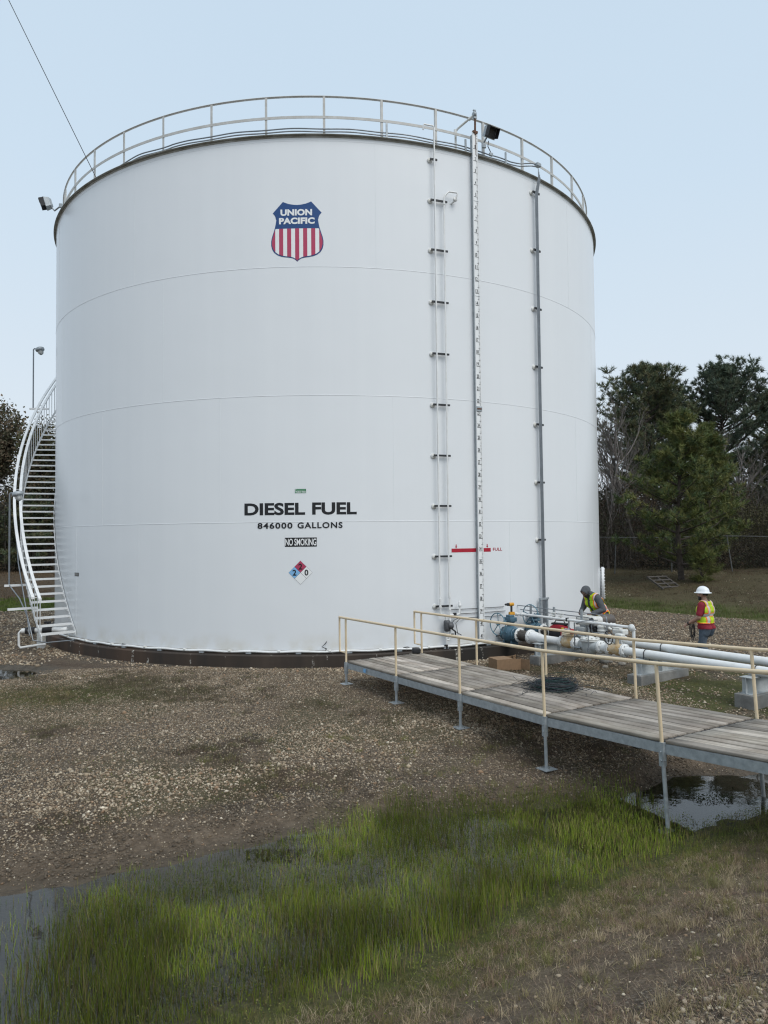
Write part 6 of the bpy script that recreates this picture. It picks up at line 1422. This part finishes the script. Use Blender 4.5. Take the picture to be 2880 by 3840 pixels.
pr += hand_prims((0.45, -0.14, 1.005), (0.8, 0.35, -0.25), (0.2, -0.4, 0.9), (0.2, 0.8, 0.3), 0.85, 'handR')
for s in (1, -1):
    y_ = 0.11*s
    pr += [('leg', (-0.03, y_, 0.92), (0.05, y_+0.02*s, 0.50), 0.102, 0.068, None), ('leg', (0.05, y_+0.02*s, 0.50), (-0.02, y_+0.03*s, 0.10), 0.068, 0.052, None),
           ('boot', (-0.04, y_+0.03*s, 0.055), (0.13, y_+0.05*s, 0.042), 0.050, 0.042, (E_Y, 0.95)), ('boot', (-0.02, y_+0.03*s, 0.14), (-0.03, y_+0.03*s, 0.06), 0.058, 0.052, None)]
V, N_, F_, bone = figure(pr)
submesh('body', V, N_, F_, np.ones(len(V), bool), 0.0, 'skin2', person2, xf2)
submesh('hoodie', V, N_, F_, isn('belly', 'chest', 'sleeveL', 'sleeveR', 'neck') | (isn('hip', 'leg') & (V[:, 2] > 0.90)), 0.013, 'hoodie', person2, xf2)
submesh('trousers', V, N_, F_, (isn('leg', 'hip') & (V[:, 2] < 0.98)) | (isn('boot') & (V[:, 2] > 0.11)), 0.009, 'trousers', person2, xf2)
submesh('boots', V, N_, F_, isn('boot'), 0.006, 'boot', person2, xf2)
Fh = np.array(hf); Uh = np.array(hu2); Hh = V-np.array(hc2); hx, hz_ = Hh@Fh, Hh@Uh
hood = (isn('head', 'ear', 'jaw', 'neck', 'brow') & (hx < 0.075) & ~((hx > 0.03) & (hz_ < 0.0) & (np.abs(V[:, 1]) < 0.075))) 
submesh('hood', V, N_, F_, hood, 0.028, 'hoodie', person2, xf2)
submesh('beard', V, N_, F_, isn('jaw', 'chin', 'lips', 'face') & (hz_ < -0.03) & (hx > -0.005), 0.010, 'hair', person2, xf2)
eyes(hc2, hf, hu2, person2, xf2)
ax_ = np.array([0.42, 0, 0.91]); sp_ = (V-np.array([-0.03, 0, 0.90]))@ax_; bkv = (V-np.array([0.1, 0, 1.15]))@np.array([-0.91, 0, 0.42])
vest = (isn('belly', 'chest', 'hip') | (isn('neck') & (V[:, 2] < 1.42))) & (sp_ > 0.0) & (np.abs(V[:, 1]) < 0.205) & ~((bkv < -0.05) & (np.abs(V[:, 1]) < 0.035))
submesh('vest', V, N_, F_, vest, 0.030+0.015*sstep(0.2, 0.0, sp_), 'vest2', person2, xf2, np.stack([V[:, 1], sp_, bkv*0], 1))
hk = xf2((0.52, 0.02, 0.93))
wc3 = coil('wire_bundle', hk-UZ*0.12, 0.135, 0.02, 20, 0.10, 0.0032, [(0.02, 0.02, 0.022), (0.04, 0.04, 0.045), (0.16, 0.16, 0.16)], (V3((0.80, 0.5, 0)).normalized(), UZ, V3((0.5, -0.8, 0)).normalized()), 1.15)
tag(wc3, 'ring of thin black wires held by the hooded worker', 'wire coil')

# ================================================================== fence, timber frame
fence = thing('chain_link_fence', 'tall chain link fence with leaning posts along the edge of the woods', 'fence', (19.5, 14.7, 0.3))
FA, FB_ = V3((7.0, 18.9, 0)), V3((31.0, 10.8, 0)); fd = (FB_-FA).normalized(); FL = (FB_-FA).length; FTOP = 2.47
def fx(t): p = FA+fd*t; return p, float(ground_z(p.x, p.y))
b = MB()
for t in (10.05, 13.15, 16.25, 4.0, 7.0, 19.3, 22.5):
    p, g = fx(t); ln = V3((-0.30, 0, 0)) if abs(t-16.25) < 0.1 else (V3((0.12, 0, 0)) if abs(t-10.05) < 0.1 else V3((0, 0, 0)))
    q = MB(); q.cyl(V3((p.x, p.y, g-0.1))-ln*0.5, V3((p.x, p.y, FTOP+0.02))+ln*0.5, 0.032, n=10); q.lathe(V3((p.x, p.y, FTOP+0.02))+ln*0.5, UZ, [(0, 0.036), (0.02, 0.03), (0.04, 0.0)], 10); q.build('post', 'fencegrey', fence)
b = MB(); b.tube([(fx(t)[0].x, fx(t)[0].y, FTOP-0.01+0.03*math.sin(t*0.9)) for t in np.arange(0, FL, 0.8)], 0.021, 8); b.build('top_rail', 'fencegrey', fence)
b = MB(); hgt = 2.2; stp_ = 0.16
t0 = -hgt
while t0 < FL:
    for sgn in (1, -1):
        a, c = (t0, t0+hgt) if sgn > 0 else (t0+hgt, t0)
        a1_, z1_ = a, 0.0; c1_, z2_ = c, 1.0
        pts = []
        for u in (0.0, 0.5, 1.0):
            t_ = a+(c-a)*u
            if 0 <= t_ <= FL:
                p, g = fx(t_); pts.append(V3((p.x, p.y, g+(FTOP-g)*u)))
        if len(pts) >= 2:
            o_ = fd*0.0022; nrm_ = V3((fd.y, -fd.x, 0))*0.0022
            for i in range(len(pts)-1):
                A, B = pts[i], pts[i+1]; b.add([A-o_, A+o_, A+nrm_, B-o_, B+o_, B+nrm_], [(0, 1, 4, 3), (1, 2, 5, 4), (2, 0, 3, 5)])
    t0 += stp_
b.build('wire_mesh', 'fencegrey', fence)
pal = thing('timber_frame', 'weathered wooden pallet frame propped on the slope under the young pine', 'frame', (16.2, 8.2, 0.4))
pg = float(ground_z(16.2, 8.2)); q0 = V3((16.0, 8.4, pg)); px_ = V3((0.93, 0.36, 0)); py_ = V3((-0.28, 0.78, 0.42)).normalized()
b = MB()
for k in range(4): b.box(q0+px_*0.62+py_*(0.08+0.34*k)+UZ*0.06, (1.30, 0.09, 0.03), (px_, py_, px_.cross(py_)))
b.build('slats', 'oldwood', pal)
b = MB()
for u in (0.02, 0.62, 1.22): b.box(q0+px_*u+py_*0.58+UZ*0.02, (0.08, 1.20, 0.07), (px_, py_, px_.cross(py_)))
b.build('runners', 'oldwood', pal)

# ================================================================== trees
def limb_tube(mb, pts, r0, r1, n=6):
    m = len(pts); mb.tube(pts, [r0+(r1-r0)*i/(m-1) for i in range(m)], n)
def needle_tufts(C, D, n, L_, wd, cols, rng):
    """C (m,3) centres, D (m,3) directions: bursts of n narrow needles"""
    m = len(C); i = np.repeat(np.arange(m), n)
    d = unit(D[i]*0.75+rng.normal(0, 0.55, (len(i), 3))); l = L_*rng.uniform(0.7, 1.2, len(i))
    s = unit(np.cross(d, rng.normal(0, 1, (len(i), 3))))*(wd/2)
    b0 = C[i]+D[i]*rng.uniform(-0.10, 0.08, (len(i), 1))
    V = np.stack([b0-s, b0+s, b0+d*l[:, None]], 1).reshape(-1, 3)
    base = np.array(cols)[rng.integers(0, len(cols), m)]*rng.uniform(0.75, 1.3, (m, 1)); c = base[i]*rng.uniform(0.8, 1.2, (len(i), 1))
    return V, np.arange(len(V)).reshape(-1, 3), np.repeat(c, 3, 0)
def pine(label, x, y, H, h0, rad_, seed, cols, L_=0.26, wd=0.035, dens=1.0, lean=(0, 0), group='pines beyond the fence', top=0.45, shape=0.8, ntuft=13, bot=0.5):
    rg = np.random.default_rng(seed); g = float(ground_z(x, y))-0.1
    t = thing('pine_tree', label, 'tree', (x, y, g), group); b = MB()
    tp = lambda z: V3((x+lean[0]*z/H+0.12*math.sin(z*0.7+seed), y+lean[1]*z/H+0.1*math.cos(z*0.6), g+z))
    limb_tube(b, [tp(z) for z in np.linspace(0, H*0.98, 12)], 0.016*H+0.03, 0.02, 8)
    C, D = [], []; z = h0
    while z < H*0.985:
        u = (z-h0)/(H-h0); prof = (bot+(1-bot)*min(1, u/0.22))*(1-max(0, (u-top)/(1-top))**1.25*0.93)
        for k in range(rg.integers(3, 6)):
            a = rg.uniform(0, 2*PI); L0 = rad_*prof*rg.uniform(0.55, 1.12); up0 = rg.uniform(-0.05, 0.35)+0.5*u
            p = tp(z); d = V3((math.cos(a), math.sin(a), up0)).normalized(); pts = [p]; n_ = 6
            for q in range(n_): d = (d+V3((rg.normal(0, .10), rg.normal(0, .10), 0.06+rg.normal(0, .06)))).normalized(); p = p+d*(L0/n_); pts.append(p)
            limb_tube(b, pts, 0.012+0.014*L0, 0.008, 5)
            for q in range(2, n_+1):
                nb = 1+int(dens*rg.uniform(1.0, 2.6)*(1 if q < n_ else 1.6))
                for j in range(nb):
                    a2 = rg.uniform(0, 2*PI); sd_ = V3((math.cos(a2), math.sin(a2), rg.uniform(-0.1, 0.7))).normalized(); bl = rg.uniform(0.25, 0.75)*(0.4+0.13*L0)
                    dd = (d*0.6+sd_).normalized(); e_ = pts[q]+dd*bl
                    if bl > 0.35: limb_tube(b, [pts[q], e_], 0.010, 0.006, 4)
                    for w_ in (1.0, 0.62, 0.3)[:1+int(bl > 0.3)+int(bl > 0.5)]:
                        C.append(tuple(pts[q]+dd*(bl*w_))); D.append(tuple((dd+V3((0, 0, 0.35))).normalized()))
        z += shape*rg.uniform(0.5, 1.1)*max(0.35, 1-0.5*u)*0.62
    b.build('trunk', 'bark', t)
    V, Ft, Ct = needle_tufts(np.array(C), np.array(D), ntuft, L_, wd, cols, rg)
    np_mesh('crown', V, Ft, 'needles', Ct, False, t)
    return t
DKP = [(0.083, 0.109, 0.059), (0.109, 0.127, 0.064), (0.136, 0.139, 0.068), (0.066, 0.092, 0.061), (0.142, 0.132, 0.068)]
YGP = [(0.1, 0.13, 0.042), (0.139, 0.156, 0.047), (0.076, 0.109, 0.045), (0.165, 0.163, 0.054)]
BLP = [(0.073, 0.104, 0.076), (0.09, 0.12, 0.078), (0.111, 0.127, 0.078)]
pine('tall broad pine with a rounded lopsided top nearest the tank edge', 22.6, 26.0, 14.6, 5.0, 4.4, 11, DKP, 0.30, 0.045, dens=1.8, lean=(0.8, 0), top=0.55, shape=0.7)
pine('tall dark pine with a wide ragged crown right of the rounded one', 30.2, 28.7, 15.0, 5.0, 5.0, 12, BLP, 0.30, 0.045, dens=1.9, lean=(0.3, 0), top=0.6, shape=0.7)
pine('slim pine showing its top between the two tall crowns', 27.0, 33.5, 14.2, 5.0, 3.2, 13, BLP, 0.30, 0.05, dens=1.5, top=0.5)
pine('pine at the right border of the picture, open crown', 36.4, 31.7, 13.6, 5.0, 4.0, 14, DKP, 0.30, 0.05, dens=1.2, top=0.6)
pine('lower pine under the right-hand crowns', 32.6, 25.0, 9.4, 2.0, 3.0, 18, DKP, 0.30, 0.045, dens=1.5, top=0.4)
pine('young bright green pine in front of the fence with low sweeping boughs', 18.0, 10.6, 8.75, 0.9, 3.4, 15, YGP, 0.32, 0.036, 1.25, group='young pines by the fence', top=0.10, shape=0.85, ntuft=16, bot=0.9)
pine('second young pine behind the fence, right of the bright green one', 22.2, 15.6, 8.6, 1.5, 2.6, 16, YGP, 0.30, 0.036, 1.6, group='young pines by the fence', top=0.15, shape=0.85, ntuft=14, bot=0.8)
pine('low bushy pine sapling at the foot of the leaning fence post', 18.55, 9.2, 1.7, 0.1, 1.0, 17, [(0.15, 0.155, 0.045), (0.12, 0.135, 0.045)], 0.26, 0.022, 0.9, group='young pines by the fence', top=0.2, shape=0.6)

def bare_tree(name, label, x, y, H, seed, mat, spread=0.5, levels=5, leaf=None, group='bare trees beyond the fence', n0=9, r0=None, dens=1.0):
    rg = np.random.default_rng(seed); g = float(ground_z(x, y))-0.1
    t = thing(name, label, 'tree', (x, y, g), group); b = MB(); tips = []
    def grow(p, d, L_, r, lev):
        n_ = 4 if lev < 2 else 3; pts = [p]
        for q in range(n_):
            d = (d+V3((rg.normal(0, .13), rg.normal(0, .13), 0.08+rg.normal(0, .05)))).normalized(); p = p+d*(L_/n_); pts.append(p)
        limb_tube(b, pts, r, r*0.55, 6 if lev < 2 else 3)
        if lev >= levels-2: tips.extend(pts[1:])
        if lev < levels:
            for k in range(int(rg.integers(2, 5)*dens+0.5) if lev else n0):
                q = pts[rg.integers(1, len(pts))] if lev else pts[0].lerp(pts[-1], rg.uniform(0.22, 1.0))
                a = rg.uniform(0, 2*PI); sd_ = V3((math.cos(a), math.sin(a), 0.25)); dd = (d*(1-spread*0.6)+sd_*spread*1.2).normalized()
                grow(q, dd, L_*rg.uniform(0.38, 0.62) if lev else L_*rg.uniform(0.25, 0.45), max(0.006, r*0.5), lev+1)
    grow(V3((x, y, g)), V3((0, 0, 1)), H*0.78, r0 or 0.011*H, 0)
    b.build('trunk', mat, t)
    if leaf:
        cols, n_, s_, sigma = leaf; T_ = np.array([tuple(p) for p in tips]); i = rg.integers(0, len(T_), n_)
        Pn = T_[i]+rg.normal(0, sigma, (n_, 3))
        nn = unit(rg.normal(0, 1, (n_, 3))); tt = unit(np.cross(nn, rg.normal(0, 1, (n_, 3)))); bb = np.cross(nn, tt); ss = (s_*rg.uniform(0.6, 1.3, n_))[:, None]
        V = np.stack([Pn-tt*ss, Pn+bb*ss*0.6, Pn+tt*ss, Pn-bb*ss*0.6], 1).reshape(-1, 3)
        ci = np.array(cols)[rg.integers(0, len(cols), len(T_))][i]*rg.uniform(0.7, 1.3, (n_, 1))
        np_mesh('crown', V, np.arange(4*n_).reshape(-1, 4), 'leaves', np.repeat(ci, 4, 0), False, t)
    return t
bare_tree('bare_tree', 'leafless pale grey tree closest to the right edge of the tank', 17.6, 19.7, 9.6, 21, 'palebark', 0.42, 5, n0=18)
bare_tree('bare_tree', 'leafless tree with fine grey twigs left of the young pine', 19.9, 20.4, 9.4, 22, 'palebark', 0.40, 5, n0=18)
bare_tree('bare_tree', 'leafless tree partly behind the tank edge, twigs against the sky', 15.9, 22.5, 9.9, 27, 'palebark', 0.45, 5, n0=12)
bare_tree('bare_tree', 'leafless tree standing below the dark pine on the right', 27.6, 20.5, 8.6, 23, 'palebark', 0.45, 5, n0=12)
bare_tree('bare_tree', 'leafless tree at the right border beside the fence', 31.5, 21.0, 9.0, 24, 'palebark', 0.5, 5, n0=12)
BRN = [(0.15, 0.115, 0.078), (0.125, 0.105, 0.07), (0.105, 0.10, 0.06), (0.165, 0.12, 0.075), (0.085, 0.09, 0.052)]
OLV = [(0.080, 0.082, 0.040), (0.10, 0.092, 0.046), (0.064, 0.072, 0.036), (0.125, 0.094, 0.052)]
bare_tree('oak_tree', 'brown leaved tree with an open crown at the left border', -26.6, 31.0, 10.2, 31, 'bark', 0.55, 5, (BRN, 26000, 0.12, 0.38), 'trees left of the tank', 11)
bare_tree('oak_tree', 'brown and olive tree whose crown stands just behind the lamp pole', -22.6, 29.0, 9.8, 32, 'bark', 0.55, 5, (BRN+OLV, 28000, 0.12, 0.38), 'trees left of the tank', 12)
bare_tree('oak_tree', 'sparse tree seen through the top of the stair', -19.4, 30.5, 9.2, 33, 'bark', 0.5, 5, (OLV, 15000, 0.10, 0.38), 'trees left of the tank', 12)
bare_tree('bare_tree', 'thin grey leafless tree low at the left border', -24.6, 26.0, 6.8, 34, 'palebark', 0.5, 5, None, 'trees left of the tank', 10)
pine('short dense evergreen below the brown trees, at the left border', -25.6, 27.5, 6.0, 0.4, 2.4, 35, BLP, 0.3, 0.05, 1.4, group='evergreens left of the tank', top=0.3, bot=0.9)
pine('short dense evergreen seen between the stair treads', -21.0, 26.5, 5.2, 0.4, 2.3, 36, DKP, 0.3, 0.05, 1.4, group='evergreens left of the tank', top=0.3, bot=0.9)

# tangled undergrowth and the far wood behind it
def cloud(n, x0, x1, y0, y1, hfun, s, cols, seed, up=0.0):
    rg = np.random.default_rng(seed); x = rg.uniform(x0, x1, n); y = rg.uniform(y0, y1, n); h = hfun(x, y)
    u = rg.random(n)**0.8; P_ = np.stack([x, y, ground_z(x, y)+u*h], 1)
    nn = unit(rg.normal(0, 1, (n, 3))); tt = unit(np.cross(nn, rg.normal(0, 1, (n, 3)))+np.array([0, 0, up])); bb = unit(np.cross(nn, tt)); ss = (s*rg.uniform(0.5, 1.4, n))[:, None]
    V = np.stack([P_-tt*ss, P_+bb*ss*0.55, P_+tt*ss, P_-bb*ss*0.55], 1).reshape(-1, 3)
    ci = np.array(cols)
    k = np.clip((fbm(x, y+P_[:, 2]*0.8, 0.45)*1.5-0.25)*len(cols), 0, len(cols)-1).astype(int)
    c = ci[k]*rg.uniform(0.65, 1.3, (n, 1))
    return V, np.arange(4*n).reshape(-1, 4), np.repeat(c, 4, 0)
BR2 = [(0.032, 0.034, 0.020), (0.052, 0.042, 0.027), (0.085, 0.060, 0.036), (0.045, 0.052, 0.026), (0.064, 0.045, 0.030)]
def twigs(n, x0, x1, y0, y1, hmin, hmax, cols, seed, wd=0.016):
    rg = np.random.default_rng(seed); x = rg.uniform(x0, x1, n); y = rg.uniform(y0, y1, n); h = rg.uniform(hmin, hmax, n); a = rg.uniform(0, 2*PI, n); l = rg.normal(0, 0.28, n)
    z = ground_z(x, y)+rg.uniform(0, 0.5, n)*h*0.6
    A = np.stack([x, y, z], 1); B = A+np.stack([np.cos(a)*l*h, np.sin(a)*l*h, h*0.55], 1); C_ = B+np.stack([np.cos(a+.6)*l*h, np.sin(a+.6)*l*h, h*0.45], 1)
    s = np.stack([np.cos(a+1.5), np.sin(a+1.5), 0*a], 1)*(wd/2)
    V = np.stack([A-s, A+s, B-s*0.7, B+s*0.7, C_-s*0.3, C_+s*0.3], 1).reshape(-1, 3); f = np.array([[0, 1, 3, 2], [2, 3, 5, 4]])
    Fo = (f[None]+(np.arange(n)*6)[:, None, None]).reshape(-1, 4); c = np.array(cols)[rg.integers(0, len(cols), n)]*rg.uniform(0.7, 1.3, (n, 1))
    return V, Fo, np.repeat(c, 6, 0)
hr = lambda x, y: 2.4+3.2*sstep(0.3, 0.7, fbm(x, y, 0.35))
TW = [(0.07, 0.058, 0.048), (0.10, 0.088, 0.076), (0.05, 0.040, 0.032)]
Vu, Fu, Cu = join([cloud(80000, 8, 40, 19.5, 25, hr, 0.085, BR2, 51), cloud(16000, 18, 38, 15.5, 19.5, lambda x, y: 0.9+1.6*fbm(x, y, 0.5), 0.06, BR2, 52), cloud(26000, 23, 36, 16.5, 20.5, lambda x, y: 2.2+3.2*fbm(x, y, 0.5), 0.055, [(0.065, 0.055, 0.03), (0.085, 0.078, 0.036), (0.055, 0.06, 0.028), (0.10, 0.085, 0.045)], 58), twigs(6500, 8, 40, 16, 25, 1.0, 5.0, TW, 53)])
k = np.zeros(len(Vu), bool)
uo = np_mesh('undergrowth', Vu, Fu, 'leaves', Cu); stuff(uo, 'dark tangled brush behind the fence on the right', 'undergrowth')
Vu, Fu, Cu = join([cloud(42000, -42, -12, 25.5, 33, lambda x, y: 3.0+3.5*sstep(0.3, 0.7, fbm(x, y, 0.3)), 0.10, BR2[:4], 54), twigs(2500, -40, -14, 25, 32, 1.0, 4.0, TW, 55)])
uo = np_mesh('undergrowth', Vu, Fu, 'leaves', Cu); stuff(uo, 'dark evergreen brush below the brown trees on the left', 'undergrowth')
wd_ = cloud(150000, -75, 75, 40, 60, lambda x, y: (5.0+4.2*sstep(0.25, 0.75, fbm(x, y, 0.16)))*np.where(x < 0, 1.1, 1.0), 0.19, [(0.045, 0.048, 0.032), (0.062, 0.058, 0.042), (0.078, 0.068, 0.052), (0.052, 0.060, 0.038)], 56)
Vu, Fu, Cu = join([wd_, twigs(9000, -70, 70, 38, 55, 3, 11, [(0.075, 0.068, 0.062), (0.055, 0.048, 0.044)], 57, 0.045)])
uo = np_mesh('woods', Vu, Fu, 'leaves', Cu); stuff(uo, 'far belt of dark woodland closing the view behind the tank', 'woods')
